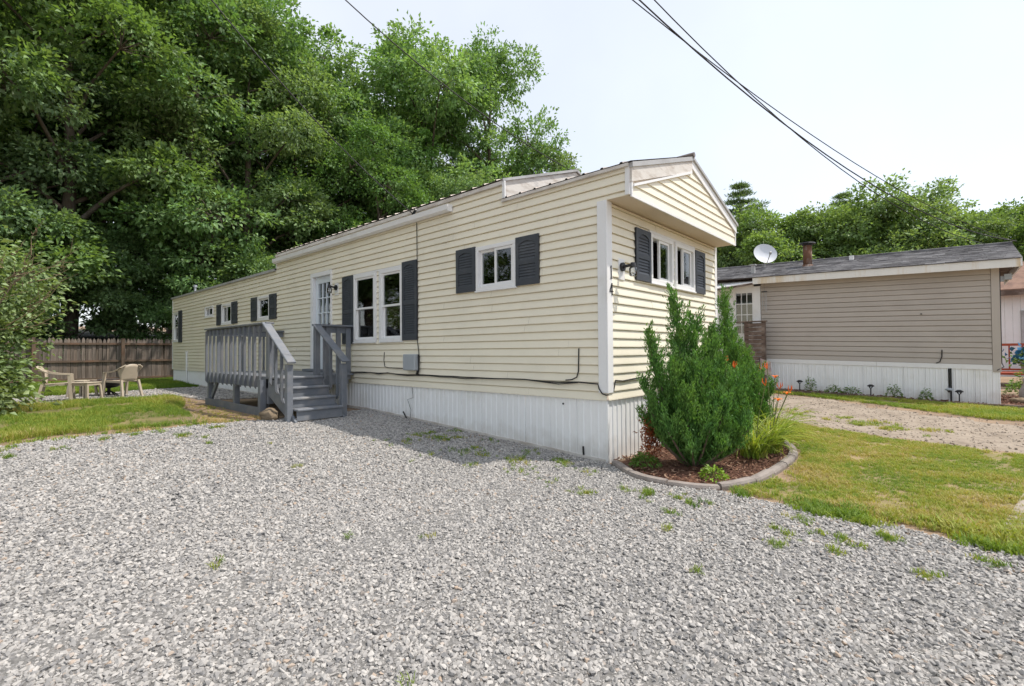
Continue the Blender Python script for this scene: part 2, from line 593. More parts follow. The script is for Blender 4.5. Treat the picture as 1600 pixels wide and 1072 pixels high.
GRAVEL_P = [(-0.03, 0.0), (-0.38, -0.57), (-0.42, -0.98), (-0.30, -1.3), (-0.37, -1.74), (-0.31, -2.18), (-0.37, -2.58), (-0.48, -2.9),
            (-0.55, -3.4), (-0.7, -6), (-9, -6), (-9, 5.0), (-6, 5.2), (-4.6, 5.1), (-4.03, 5.35), (-3.45, 5.1), (-2.8, 5.25), (-2.0, 5.1), (-1.66, 4.95), (-1.4, 4.95), (-0.03, 5.0)]
PATH_P = [(-9, 11.7), (-3.5, 11.35), (-2.3, 11.35), (-1.45, 11.3), (-1.35, 9.4), (-0.03, 8.9), (-0.03, 14.2), (-0.8, 14.4), (-2.2, 13.9), (-4, 13.6), (-9, 13.5)]
LAWN_L = [(-9, 5.7), (-4.6, 5.55), (-4.0, 5.75), (-3.2, 5.45), (-2.6, 5.4), (-2.35, 6.2), (-2.25, 7.6), (-1.85, 9.0), (-1.6, 10.2), (-1.55, 11.2), (-3.4, 11.3), (-9, 11.6)]
LAWN_BACK = [(-9, 13.7), (-4, 13.75), (-2.2, 14.05), (-0.8, 14.5), (-0.02, 14.5), (-0.02, 17.6), (2, 18.1), (2, 20.4), (-9, 20.4)]
LAWN_R = [(-0.18, -1.42), (0.55, -1.62), (1.4, -1.62), (2.1, -1.5), (2.9, -1.0), (3.4, -0.2), (5.3, 0.1), (4.9, -0.7), (4.35, -1.2), (4.2, -1.6), (3.75, -2.3), (3.6, -3.0), (3.3, -3.9), (2.9, -6), (-0.5, -6), (-0.38, -3.2), (-0.3, -2.6), (-0.2, -2.1), (-0.28, -1.75)]
ROAD_P = [(3.6, -3.4), (4.0, -2.0), (4.4, -1.2), (5.2, 0.2), (5.6, 4), (6.0, 14), (9.0, 14), (9.0, 2), (8.6, -0.9), (7.6, -2.5), (6.6, -4), (5.2, -8), (2.6, -8)]
VERGE_P = [(9.15, 14), (9.6, 14), (9.7, 1), (9.7, -4.6), (7.9, -5.2), (7.3, -3.5), (8.2, -1.9), (8.85, -0.4), (9.1, 2)]
NBED_P = [(9.75, 3), (10.42, 3), (10.42, -3.7), (13.5, -3.8), (13.5, -6.5), (9.75, -6.5)]
BED_P = [(-0.02, -0.02), (-0.34, -0.55), (-0.36, -0.96), (-0.20, -1.24), (0.13, -1.41), (0.6, -1.46), (1.35, -1.48), (1.95, -1.4), (2.55, -1.1), (3.0, -0.6), (3.3, -0.02)]
STRAW_P = [(-2.3, 6.4), (-2.6, 5.5), (-3.6, 5.35), (-3.5, 5.15), (-1.7, 5.05), (-1.6, 5.6), (-1.62, 8.6), (-1.5, 10.0), (-1.9, 9.2), (-2.2, 7.7)]

sheet('gravel_driveway', GRAVEL_P, 0.004, GRAVELBED, seed=2)
sheet('gravel_path', PATH_P, 0.004, GRAVELBED, seed=3)
sheet('lawn', LAWN_L, 0.008, TURF, seed=4, jit=0.09)
sheet('lawn', LAWN_BACK, 0.008, TURF, seed=5)
sheet('lawn', LAWN_R, 0.008, TURF_Y, seed=6)
sheet('dead_grass_patch', STRAW_P, 0.012, STRAW, seed=7, jit=0.1)
sheet('dirt_road', ROAD_P, 0.004, ROAD, seed=8)
sheet('grass_verge', VERGE_P, 0.008, TURF_Y, seed=9)
sheet('mulch_bed', NBED_P, 0.008, MULCH, seed=10, jit=0.02)
sheet('garden_bed', BED_P, 0.014, MULCH, seed=11, jit=0.01)
sheet('concrete_strip', [(-.02, -3.13), (2.4, -3.52), (2.4, -3.64), (.0, -3.24)], 0.046, mat('pale_concrete', (.33, .285, .24), .95, .25, 9, (.3, .26, .21), 5, .45, .5, 60), step=.3, jit=.0, seed=15)
FOREST_P = [(-40, 20.9), (3.3, 20.9), (4.2, 19), (9, 19), (9.2, 60), (-40, 60)]
sheet('forest_floor', FOREST_P, 0.006, LITTER, step=2.0, edge=1.5, jit=0.2, seed=12)


# ------------------------------------------------------------------ scatter (countless small pieces)
def gn_group():
    g = bpy.data.node_groups.new('scatter', 'GeometryNodeTree')
    g.interface.new_socket('Geometry', in_out='INPUT', socket_type='NodeSocketGeometry')
    cs = g.interface.new_socket('Pieces', in_out='INPUT', socket_type='NodeSocketCollection')
    g.interface.new_socket('Geometry', in_out='OUTPUT', socket_type='NodeSocketGeometry')
    gi = g.nodes.new('NodeGroupInput')
    go = g.nodes.new('NodeGroupOutput')
    ci = g.nodes.new('GeometryNodeCollectionInfo')
    ci.inputs['Separate Children'].default_value = True
    ci.inputs['Reset Children'].default_value = True
    ip = g.nodes.new('GeometryNodeInstanceOnPoints')
    ip.inputs['Pick Instance'].default_value = True

    def na(nm, ty):
        a = g.nodes.new('GeometryNodeInputNamedAttribute')
        a.data_type = ty
        a.inputs['Name'].default_value = nm
        return [s for s in a.outputs if s.enabled and s.name == 'Attribute'][0]
    g.links.new(gi.outputs['Geometry'], ip.inputs['Points'])
    g.links.new(gi.outputs['Pieces'], ci.inputs['Collection'])
    g.links.new(ci.outputs[0], ip.inputs['Instance'])
    g.links.new(na('pick', 'INT'), ip.inputs['Instance Index'])
    g.links.new(na('rot', 'FLOAT_VECTOR'), ip.inputs['Rotation'])
    g.links.new(na('scl', 'FLOAT_VECTOR'), ip.inputs['Scale'])
    g.links.new(ip.outputs[0], go.inputs[0])
    return g, cs.identifier


GN, GN_ID = gn_group()


def piece_collection(name, makers):
    c = bpy.data.collections.new(name)
    for i, mk in enumerate(makers):
        o = mk()
        o.name = name + '_piece'
        for k in list(o.users_collection):
            k.objects.unlink(o)
        c.objects.link(o)
    return c, len(makers)


def scatter(name, P, rot, scl, tint, coll, kind='stuff', parent=None):
    c, n = coll
    me = bpy.data.meshes.new(name)
    N = len(P)
    me.vertices.add(N)
    me.vertices.foreach_set('co', np.asarray(P, np.float32).ravel())
    scl = np.asarray(scl, np.float32)
    if scl.ndim == 1:
        scl = np.repeat(scl[:, None], 3, 1)
    for nm, ty, dat in (('rot', 'FLOAT_VECTOR', np.asarray(rot, np.float32).ravel()), ('scl', 'FLOAT_VECTOR', scl.ravel())):
        a = me.attributes.new(nm, ty, 'POINT')
        a.data.foreach_set('vector', dat)
    a = me.attributes.new('tint', 'FLOAT', 'POINT')
    a.data.foreach_set('value', np.asarray(tint, np.float32))
    a = me.attributes.new('pick', 'INT', 'POINT')
    a.data.foreach_set('value', rng.integers(0, n, N).astype(np.int32))
    o = bpy.data.objects.new(name, me)
    col.objects.link(o)
    md = o.modifiers.new('scatter', 'NODES')
    md.node_group = GN
    md[GN_ID] = c
    if parent is not None:
        o.parent = parent
    return tag(o, kind=kind)


def mk_stone(seed, m=None):
    def f():
        r = random.Random(seed)
        bm = bmesh.new()
        for _ in range(13):
            v = Vector((r.gauss(0, 1), r.gauss(0, 1), r.gauss(0, 1))).normalized()
            bm.verts.new((v.x * r.uniform(.42, .62), v.y * r.uniform(.34, .48), v.z * r.uniform(.2, .36)))
        ret = bmesh.ops.convex_hull(bm, input=bm.verts)
        bmesh.ops.delete(bm, geom=[e for e in ret['geom_interior'] if isinstance(e, bmesh.types.BMVert)], context='VERTS')
        me = bpy.data.meshes.new('stone')
        bm.to_mesh(me)
        bm.free()
        me.materials.append(m or STONE)
        o = bpy.data.objects.new('stone', me)
        return o
    return f


def mk_tuft(seed, nb, h, spread, wd, lean, m):
    def f():
        r = random.Random(seed)
        V, Fc = [], []
        for _ in range(nb):
            a = r.uniform(0, 6.283)
            d = spread * math.sqrt(r.random())
            bx, by = d * math.cos(r.uniform(0, 6.283)), d * math.sin(r.uniform(0, 6.283))
            hh = h * r.uniform(.5, 1.1)
            ln = hh * lean * r.uniform(.2, 1.2)
            ww = wd * r.uniform(.7, 1.2)
            sx, sy = -math.sin(a) * ww, math.cos(a) * ww
            dx, dy = math.cos(a) * ln, math.sin(a) * ln
            b = len(V)
            V += [(bx - sx, by - sy, -0.005), (bx + sx, by + sy, -0.005),
                  (bx + dx * .35 + sx * .8, by + dy * .35 + sy * .8, hh * .6), (bx + dx * .35 - sx * .8, by + dy * .35 - sy * .8, hh * .6),
                  (bx + dx, by + dy, hh)]
            Fc += [(b, b + 1, b + 2, b + 3), (b + 3, b + 2, b + 4)]
        me = bpy.data.meshes.new('tuft')
        me.from_pydata(V, [], Fc)
        me.materials.append(m)
        return bpy.data.objects.new('tuft', me)
    return f


def mk_chip(seed):
    def f():
        r = random.Random(seed)
        b = MB()
        b.box((-.5, -.16, -.05), (.5, .16, .05))
        me = bpy.data.meshes.new('chip')
        me.from_pydata([(x * r.uniform(.6, 1.1), y * r.uniform(.5, 1.3), z * r.uniform(.5, 1.3)) for x, y, z in b.v], [], b.f)
        me.materials.append(MULCH_CHIP)
        return bpy.data.objects.new('chip', me)
    return f


STONES = piece_collection('stone', [mk_stone(i) for i in range(9)])
TUFT_TALL = piece_collection('tall_tuft', [mk_tuft(i, 14, 0.085, 0.05, 0.0028, 0.8, GRASS) for i in range(6)])
TUFT_LOW = piece_collection('low_tuft', [mk_tuft(20 + i, 16, 0.04, 0.045, 0.0030, 1.2, GRASS) for i in range(6)])
CHIPS = piece_collection('chip', [mk_chip(i) for i in range(5)])


def npgz(X, Y):
    return np.array([gz(a, b) for a, b in zip(X, Y)])


def sample(poly, dens, box=None):
    P = np.array([tuple(p) for p in poly])
    mn, mx = P.min(0), P.max(0)
    if box:
        mn = np.maximum(mn, box[:2])
        mx = np.minimum(mx, box[2:])
    n = int(dens * (mx[0] - mn[0]) * (mx[1] - mn[1]))
    X = rng.uniform(mn[0], mx[0], n)
    Y = rng.uniform(mn[1], mx[1], n)
    k = inside(poly)(X, Y)
    return X[k], Y[k]


def nz(X, Y, s, o=0.0):
    return np.array([noise.noise((a * s + o, b * s - o, o)) for a, b in zip(X, Y)])


def in_view(X, Y, near=1.2, pad=0.06):
    dx, dy = X - CAM.x, Y - CAM.y
    d = dx * fw.x + dy * fw.y
    r = dx * rt0.x + dy * rt0.y
    return (d > near) & (np.abs(r) < (800 / F_PX + pad) * d + 0.6)


def stones(name, poly, dens, lo, hi, box=None, dz=0.0):
    X, Y = sample(poly, dens, box)
    k = in_view(X, Y)
    X, Y = X[k], Y[k]
    n = len(X)
    D = np.hypot(X - CAM.x, Y - CAM.y)
    sc_ = rng.gamma(5.0, 0.2, n).clip(.45, 1.9) * (lo + (hi - lo) * 0.5)
    rot = np.stack([rng.normal(0, .45, n), rng.normal(0, .45, n), rng.uniform(0, 6.28, n)], 1)
    Z = npgz(X, Y) + dz + sc_ * rng.uniform(.05, .32, n)
    tint = (rng.random(n) * .9 + .1 * rng.random(n) + .10 * nz(X, Y, .9)).clip(0, 1)
    return scatter(name, np.stack([X, Y, Z], 1), rot, sc_, tint, STONES)


g1 = stones('gravel', GRAVEL_P, 7200, 0.015, 0.024, (-9, -6, 0, 1.2))
g2 = stones('gravel', GRAVEL_P, 4800, 0.017, 0.027, (-9, 1.2, 0, 5.4))
g3 = stones('gravel', PATH_P, 1300, 0.026, 0.038)


X, Y = sample(ROAD_P, 150, (3.3, -5, 9.3, 6))
k = in_view(X, Y)
X, Y = X[k], Y[k]
n = len(X)
scatter('road_stones', np.stack([X, Y, npgz(X, Y) + .006], 1), np.stack([rng.normal(0, .4, n), rng.normal(0, .4, n), rng.uniform(0, 6.28, n)], 1),
        rng.gamma(3.0, .008, n).clip(.010, .05), (.45 + .55 * rng.random(n)), piece_collection('tan_stone', [mk_stone(50 + i, ROADSTONE) for i in range(4)]))


def grass(name, poly, dens, coll, tint0, tspread, smin, smax, bare=0.0, bs=1.2, off=0.0, box=None):
    X, Y = sample(poly, dens, box)
    k = in_view(X, Y)
    X, Y = X[k], Y[k]
    nn = nz(X, Y, bs, off)
    k = rng.random(len(X)) > np.clip(bare + nn * 1.6 * (bare > 0), 0, .97)
    X, Y, nn = X[k], Y[k], nn[k]
    n = len(X)
    n2 = nz(X, Y, bs * .7, off + 9.3)
    tint = (tint0 + tspread * rng.normal(0, .5, n) + .42 * n2).clip(0, 1)
    rot = np.stack([rng.normal(0, .12, n), rng.normal(0, .12, n), rng.uniform(0, 6.28, n)], 1)
    s = rng.uniform(smin, smax, n) * (1 + .5 * n2)
    return scatter(name, np.stack([X, Y, npgz(X, Y) + .006], 1), rot, s, tint, coll)


grass('grass', LAWN_L, 640, TUFT_TALL, .52, .32, .5, 1.1, .30, .9, 2.0)
grass('grass', LAWN_BACK, 330, TUFT_TALL, .28, .2, .8, 1.4)
grass('grass', LAWN_R, 1500, TUFT_LOW, .64, .28, .42, 1.0, .14, 2.6, 5.0)
grass('grass', STRAW_P, 170, TUFT_LOW, .92, .25, .5, 1.1, .48, 1.6, 3.0)
grass('grass', VERGE_P, 380, TUFT_LOW, .5, .2, .8, 1.6, .15, 1.3, 6.0)
# thin grass strip left growing between the wheel tracks, and weeds coming through the gravel
grass('grass', [(4.3, -2.6), (5.1, -2.9), (6.6, -0.6), (7.2, 2.5), (7.2, 6), (6.7, 6), (6.6, 2.6), (6.0, -0.4)], 230, TUFT_LOW, .55, .2, .8, 1.4, .62, 2.2, 8.0)
EDGE_L = [(-9, 5.2), (-4.6, 5.1), (-3.5, 5.1), (-2.0, 5.1), (-2.4, 5.7), (-4.6, 5.9), (-9, 5.95)]
grass('weeds', EDGE_L, 240, TUFT_LOW, .5, .25, .8, 1.6, .68, 1.5, 1.0)
EDGE_R = [(-0.18, -1.4), (-0.1, -2.6), (-0.3, -5), (-0.62, -5), (-0.55, -3), (-0.45, -1.5)]
grass('weeds', EDGE_R, 700, TUFT_LOW, .42, .2, .9, 1.7, .35, 2.0, 1.0)


def weed_patches(name, spots, coll):
    X, Y = [], []
    for (x, y, r, n) in spots:
        for _ in range(n):
            X.append(x + random.gauss(0, r))
            Y.append(y + random.gauss(0, r))
    X, Y = np.array(X), np.array(Y)
    k = inside(GRAVEL_P)(X, Y)
    X, Y = X[k], Y[k]
    n = len(X)
    rot = np.stack([rng.normal(0, .25, n), rng.normal(0, .25, n), rng.uniform(0, 6.28, n)], 1)
    return scatter(name, np.stack([X, Y, npgz(X, Y) + .014], 1), rot, rng.uniform(.45, 1.0, n), rng.normal(.42, .2, n).clip(0, 1), coll)


wsp = []
for _ in range(34):          # denser weeds in front of the near house corner
    wsp.append((random.uniform(-1.25, -0.15), random.uniform(-0.9, 2.6), random.uniform(.03, .10), random.randint(4, 13)))
for _ in range(18):          # strip by the right lawn
    wsp.append((-0.62 - abs(random.gauss(0, .45)), random.uniform(-3.3, -0.9), random.uniform(.015, .05), random.randint(3, 10)))
for _ in range(16):
    wsp.append((random.uniform(-5, -0.5), random.uniform(-2.4, 4.8), random.uniform(.02, .06), random.randint(2, 6)))
for _ in range(14):
    wsp.append((random.uniform(-5, -2), random.uniform(4.3, 5.2), random.uniform(.03, .08), random.randint(6, 14)))
weed_patches('weeds', wsp, TUFT_LOW)

# mulch chips
X, Y = sample(BED_P, 900)
n = len(X)
scatter('mulch_chips', np.stack([X, Y, npgz(X, Y) + .026 + .012 * rng.random(n)], 1),
        np.stack([rng.normal(0, .3, n), rng.normal(0, .3, n), rng.uniform(0, 6.28, n)], 1), rng.uniform(.02, .05, n), rng.random(n), CHIPS)
X, Y = sample(NBED_P, 160)
n = len(X)
scatter('mulch_chips', np.stack([X, Y, npgz(X, Y) + .02], 1),
        np.stack([rng.normal(0, .3, n), rng.normal(0, .3, n), rng.uniform(0, 6.28, n)], 1), rng.uniform(.04, .12, n), rng.random(n) * .8, CHIPS)

# ------------------------------------------------------------------ siding builder
C = 0.1016


def wallframe(P0, Sd, D):
    P0, Sd, D = Vector(P0), Vector(Sd), Vector(D)

    def xf(s, d, z):
        p = P0 + Sd * s + D * d
        return (p.x, p.y, p.z + z)
    return xf


LONG = wallframe((0, 0, 0), (0, 1, 0), (-1, 0, 0))
END = wallframe((0, 0, 0), (1, 0, 0), (0, -1, 0))


def siding(parent, xf, s0, s1, zb, ztop, holes, m, e=C, lip=0.0175, seed=0, seams=True):
    r = random.Random(seed)
    k = 0
    while zb + k * e < ztop - 0.01:
        z0 = zb + k * e
        z1 = min(z0 + e, ztop)
        hs = [h for h in holes if h[2] < z1 and h[3] > z0]
        cuts = {s0, s1}
        for h in hs:
            for q in (h[0], h[1]):
                if s0 < q < s1:
                    cuts.add(q)
        seam = []
        if seams and s1 - s0 > 3:
            q = s0 + r.uniform(0.8, 3.6)
            while q < s1 - .5:
                seam.append(q)
                cuts.add(q)
                q += 3.66
        cuts = sorted(cuts)
        b = MB(xf)
        for a, c in zip(cuts[:-1], cuts[1:]):
            mid = (a + c) / 2
            iv = [(z0, z1)]
            for h in hs:
                if h[0] < mid < h[1]:
                    nv = []
                    for (p, q) in iv:
                        if h[2] > p:
                            nv.append((p, min(q, h[2])))
                        if h[3] < q:
                            nv.append((max(p, h[3]), q))
                    iv = [x for x in nv if x[1] - x[0] > 1e-4]
            ex = 0.0016 * (sum(1 for q in seam if q < mid) % 2)
            if not iv and b.f:
                b.build('siding_plank', m, parent, recalc=False)
                b = MB(xf)
            for (p, q) in iv:
                dp = lip * (1 - (p - z0) / e) + ex
                zm = p + (q - p) * .12
                dm = dp * 0.985
                zt = q - .14 * e if q >= z1 - 1e-5 and q - p > .3 * e else q
                dq = lip * (1 - (zt - z0) / e) * .9 + ex
                vs_ = [(a, -.013, p), (c, -.013, p), (c, dp, p), (a, dp, p), (c, dm, zm), (a, dm, zm), (c, dq, zt), (a, dq, zt)]
                fs_ = [(0, 1, 2, 3), (3, 2, 4, 5), (5, 4, 6, 7)]
                if zt < q:                      # nail-hem groove under the next course
                    vs_ += [(c, -.013, q), (a, -.013, q)]
                    fs_.append((7, 6, 8, 9))
                b.add(vs_, fs_)
        if b.f:
            b.build('siding_plank', m, parent, recalc=False)
        k += 1


def siding_tri(parent, xf, zb, sl, sr, m, e=C, lip=0.016):
    """gable courses; sl(z), sr(z) give the edges"""
    k = 0
    while True:
        z0 = zb + k * e
        z1 = z0 + e
        if sr(z0) - sl(z0) < 0.05:
            break
        if sr(z1) <= sl(z1):
            z1 = z0 + e * 0.6
        b = MB(xf)
        a0, c0, a1, c1 = sl(z0), sr(z0), sl(z1), sr(z1)
        if c1 < a1:
            a1 = c1 = (a1 + c1) / 2
        b.add([(a0, 0, z0), (c0, 0, z0), (c0, lip, z0), (a0, lip, z0), (c1, 0.001, z1), (a1, 0.001, z1)], [(0, 1, 2, 3), (3, 2, 4, 5)])
        b.build('siding_plank', m, parent, recalc=False)
        k += 1


def window(parent, xf, s0, s1, z0, z1, kind, fw_=0.055, proud=0.034, label=None):
    """frame with recessed sashes and panes. kind: slider / hung / single"""
    b = MB(xf)
    for a, c, p, q in ((s0, s1, z1 - fw_, z1), (s0, s1, z0, z0 + fw_), (s0, s0 + fw_, z0 + fw_, z1 - fw_), (s1 - fw_, s1, z0 + fw_, z1 - fw_)):
        b.box((a, -0.09, p), (c, proud, q))
    b.box((s0 - .012, proud - .03, z0 - .022), (s1 + .012, proud + .012, z0 - .001))      # sill lip
    o = b.build('window', WHITE, parent, bevel=0.004)
    if label:
        o['label'] = label
    i0, i1, j0, j1 = s0 + fw_ + .001, s1 - fw_ - .001, z0 + fw_ + .001, z1 - fw_ - .001
    sw = 0.034

    def sash(a, c, p, q, d):
        t = MB(xf)
        for e_, f_, g_, h_ in ((a, c, q - sw, q), (a, c, p, p + sw), (a, a + sw, p + sw, q - sw), (c - sw, c, p + sw, q - sw)):
            t.box((e_, d - .026, g_), (f_, d, h_))
        t.build('sash', WHITE, o)
        g = MB(xf)
        g.box((a + sw - .004, d - .016, p + sw - .004), (c - sw + .004, d - .011, q - sw + .004))
        g.build('pane', GLASS, o)
    if kind == 'slider':
        m_ = (i0 + i1) / 2
        sash(i0, m_ + .018, j0, j1, 0.018)
        sash(m_ - .016, i1, j0, j1, -0.012)
    elif kind == 'slider_open':
        m_ = (i0 + i1) / 2
        sash(m_ - .02, i1, j0, j1, -0.012)
        sash(m_ - .08, i1 - .06, j0, j1, 0.018)
    elif kind == 'hung':
        m_ = (j0 + j1) / 2
        sash(i0, i1, m_ - .02, j1, 0.016)
        sash(i0, i1, j0, m_ + .016, -0.014)
    else:
        sash(i0, i1, j0, j1, 0.0)
    return o


def shutter(parent, xf, s0, s1, z0, z1, tilt=False):
    w_ = s1 - s0
    d0, d1 = 0.014, 0.042
    st = 0.055
    b = MB(xf)
    b.box((s0, d0, z0), (s1, d0 + .012, z1))                         # back plate
    b.box((s0, d0, z0), (s0 + st, d1, z1))
    b.box((s1 - st, d0, z0), (s1, d1, z1))
    zm = z0 + (z1 - z0) * 0.47
    b.box((s0 + st, d0, z0), (s1 - st, d1 - .001, z0 + .085))
    b.box((s0 + st, d0, zm - .03), (s1 - st, d1 - .001, zm + .03))
    # arched top rail
    N_ = 10
    a_, c_ = s0 + st, s1 - st
    for i in range(N_):
        u0, u1 = i / N_, (i + 1) / N_
        h0 = 0.045 * (1 - (2 * u0 - 1) ** 2)
        h1 = 0.045 * (1 - (2 * u1 - 1) ** 2)
        zt = z1 - .105
        x0_, x1_ = a_ + (c_ - a_) * u0, a_ + (c_ - a_) * u1
        b.add([(x0_, d0, zt + h0), (x1_, d0, zt + h1), (x1_, d0, z1), (x0_, d0, z1), (x0_, d1 - .001, zt + h0), (x1_, d1 - .001, zt + h1), (x1_, d1 - .001, z1), (x0_, d1 - .001, z1)],
              [(0, 1, 5, 4), (4, 5, 6, 7), (3, 2, 6, 7)])
    o = b.build('shutter', SHUT, parent)
    lv = MB(xf)
    for (p, q) in ((z0 + .085, zm - .03), (zm + .03, z1 - .075)):
        n_ = max(3, int((q - p) / 0.036))
        hgt = (q - p) / n_
        for i in range(n_):
            za = p + i * hgt
            lv.add([(a_, d0 + .024, za), (c_, d0 + .024, za), (c_, d0 + .013, za + hgt * .95), (a_, d0 + .013, za + hgt * .95), (a_, d0 + .013, za), (c_, d0 + .013, za)],
                   [(0, 1, 2, 3), (0, 4, 5, 1)])
    l_ = lv.build('louvres', SHUT, o, recalc=False)
    l_['kind'] = 'stuff'
    return o


def skirt_panels(parent, xf, s0, s1, zt, zbf, m, pw=0.406):
    """ribbed vertical skirting panels, each a part"""
    s = s0
    while s < s1 - 0.02:
        e = min(s + pw, s1)
        b = MB(xf)
        prof = []
        n_ = 4
        cell = (e - s) / n_
        for i in range(n_):
            t = s + i * cell
            prof += [(t, 0.0), (t + cell * .08, 0.010), (t + cell * .20, 0.010), (t + cell * .28, 0.0), (t + cell * .60, 0.004), (t + cell * .66, 0.0)]
        prof.append((e - .003, 0.0))
        prof[0] = (s, -0.003)
        V, Fc = [], []
        j = random.uniform(-.002, .002)
        for (q, d) in prof:
            V += [(q, d + j, zbf(q)), (q, d + j, zt)]
        for i in range(len(prof) - 1):
            Fc.append((2 * i, 2 * i + 2, 2 * i + 3, 2 * i + 1))
        b.add(V, Fc)
        b.build('skirting_panel', m, parent, recalc=False)
        s = e


# ------------------------------------------------------------------ the cream mobile home
HW, HL = 3.48, 17.8
home = empty('mobile_home', (1.74, 8.9, 0.0), 'long cream mobile home with charcoal shutters, white skirting and number 14 on its corner post', 'mobile home')
ZB = 0.675
WINS = dict(w4=(1.35, 2.11, 2.10, 2.72), w3a=(3.88, 4.54, 1.43, 2.67), w3b=(4.69, 5.42, 1.43, 2.67), w2=(9.29, 10.02, 2.06, 2.64),
            w1=(11.84, 12.66, 2.06, 2.63), w0=(13.40, 14.15, 2.34, 2.66), wf=(16.99, 17.63, 1.66, 2.68))
DOOR = (6.26, 7.15, 0.87, 2.90)
holes = [(a + .02, b - .02, c + .02, d - .02) for a, b, c, d in WINS.values()] + [(DOOR[0] + .02, DOOR[1] - .02, DOOR[2] - .1, DOOR[3] - .02)]
Z_NEAR, Z_MID, Z_FAR, OV = 3.29, 3.52, 3.22, -0.31
holes += [(OV - 1, 0.0, 0, 2.955), (OV - 1, 1.59, Z_NEAR, 9), (8.89, 20, Z_FAR, 9)]
siding(home, LONG, OV, HL, ZB, Z_MID, holes, SIDING, seed=3)
ew = [(1.06, 1.76, 2.125, 2.77), (1.83, 2.53, 2.125, 2.77)]
siding(home, END, 0.0, HW, ZB, 2.95, [(a + .02, b - .02, c + .02, d - .02) for a, b, c, d in ew], SIDING, seed=5)
# hidden sides (back and far end) as plain siding too
BACK = wallframe((HW, 0, 0), (0, 1, 0), (1, 0, 0))
FAR = wallframe((0, HL, 0), (1, 0, 0), (0, 1, 0))
b = MB()
b.box((HW - .02, 0.001, ZB), (HW, HL, 3.2))
b.box((0.0, HL - .02, ZB), (HW - .021, HL, 3.2))
b.build('back_wall', SIDING, home)
# interior shell so that windows look into a dark room
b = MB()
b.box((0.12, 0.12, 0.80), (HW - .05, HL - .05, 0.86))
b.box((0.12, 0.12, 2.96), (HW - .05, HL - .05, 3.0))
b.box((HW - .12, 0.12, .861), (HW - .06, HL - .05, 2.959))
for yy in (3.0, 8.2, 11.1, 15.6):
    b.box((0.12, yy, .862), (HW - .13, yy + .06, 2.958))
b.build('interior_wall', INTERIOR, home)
# curtains behind some windows
for (xf, a, c, z0, z1) in ((LONG, 1.70, 2.08, 2.12, 2.70), (LONG, 9.62, 10.0, 2.08, 2.62), (LONG, 12.3, 12.6, 2.08, 2.6), (END, 1.10, 1.42, 2.14, 2.75), (END, 1.85, 2.15, 2.14, 2.75)):
    b = MB(xf)
    n_ = 12
    V, Fc = [], []
    for i in range(n_ + 1):
        V += [(a + (c - a) * i / n_, -.14 + .018 * (i % 2), z0), (a + (c - a) * i / n_, -.14 + .018 * (i % 2), z1)]
    b.add(V, [(2 * i, 2 * i + 2, 2 * i + 3, 2 * i + 1) for i in range(n_)])
    b.build('curtain', CURTAIN, home, recalc=False)
b = MB()
b.lathe((0.9, 4.05, 2.35), [(0.02, .35), (.03, .06), (.13, .02), (.17, -.05), (.16, -.06), (.02, 0.0)], 14)
b.build('ceiling_lamp', WARMLAMP, home, smooth=True)

# trims
b = MB()
b.box((-.022, -.022, .76), (.10, -.0, 2.955))
b.box((-.0225, .0005, .76), (-.0, .105, 2.9555))
b.build('corner_post', WHITE, home, bevel=.004)
b = MB()
b.box((HW - .07, -.02, .76), (HW + .02, .0, 2.95))
b.build('corner_trim', WHITE, home)
b = MB()
b.box((-.02, HL - .05, ZB), (.001, HL + .02, Z_FAR))
b.build('corner_trim', WHITE, home)
b = MB(LONG)
b.box((OV + .0, .001, 2.956), (OV + .05, .024, Z_NEAR - .002))
b.build('edge_trim', WHITE, home)
b = MB(LONG)
b.box((1.545, .001, Z_NEAR + .012), (1.59, .022, Z_MID + .03))
b.build('edge_trim', WHITE, home)
b = MB(LONG)
b.box((8.89, .001, Z_FAR + .01), (8.925, .022, Z_MID))
b.build('edge_trim', WHITE, home)

# gable end with overhang
ZR, XR, ZE = 3.83, 1.69, 3.27     # ridge height, ridge x, eave height
GAB = wallframe((0, OV, 0), (1, 0, 0), (0, -1, 0))
sl = lambda z: 0.03 if z < 3.06 else 0.03 + (z - 3.06) / (3.66 - 3.06) * (XR - 0.03)
sr = lambda z: HW + .0 if z < 3.12 else HW - (z - 3.12) / (3.70 - 3.12) * (HW - XR)
siding_tri(home, GAB, 2.965, sl, sr, SIDING)
b = MB()
b.prism([(0.03, 2.95), (HW, 2.95), (HW, 3.20), (XR, 3.74), (0.03, 3.20)], 1, OV + .001, OV + .03)
b.build('gable_backing', TAN_SOFFIT, home)
b = MB()
b.box((0.0, OV + .031, 2.951), (HW, 0.06, 2.965))
b.build('soffit', TAN_SOFFIT, home)
b = MB(GAB)
b.box((.0, .002, 2.93), (HW + .01, .02, 2.962))
b.box((-.0, .0005, 2.9625), (.028, .021, 3.20))
b.box((HW - .012, .0005, 2.9625), (HW + .012, .021, 3.20))
b.build('gable_trim', WHITE, home)


def rake(x0, z0, x1, z1, hgt, dep, nm, m, off=0.0):
    b = MB()
    b.add([(x0, OV - off, z0), (x1, OV - off, z1), (x1, OV - off, z1 - hgt), (x0, OV - off, z0 - hgt),
           (x0, OV - off - dep, z0), (x1, OV - off - dep, z1), (x1, OV - off - dep, z1 - hgt), (x0, OV - off - dep, z0 - hgt)],
          [(0, 1, 2, 3), (4, 7, 6, 5), (0, 4, 5, 1), (1, 5, 6, 2), (2, 6, 7, 3), (3, 7, 4, 0)])
    return b.build(nm, m, home)


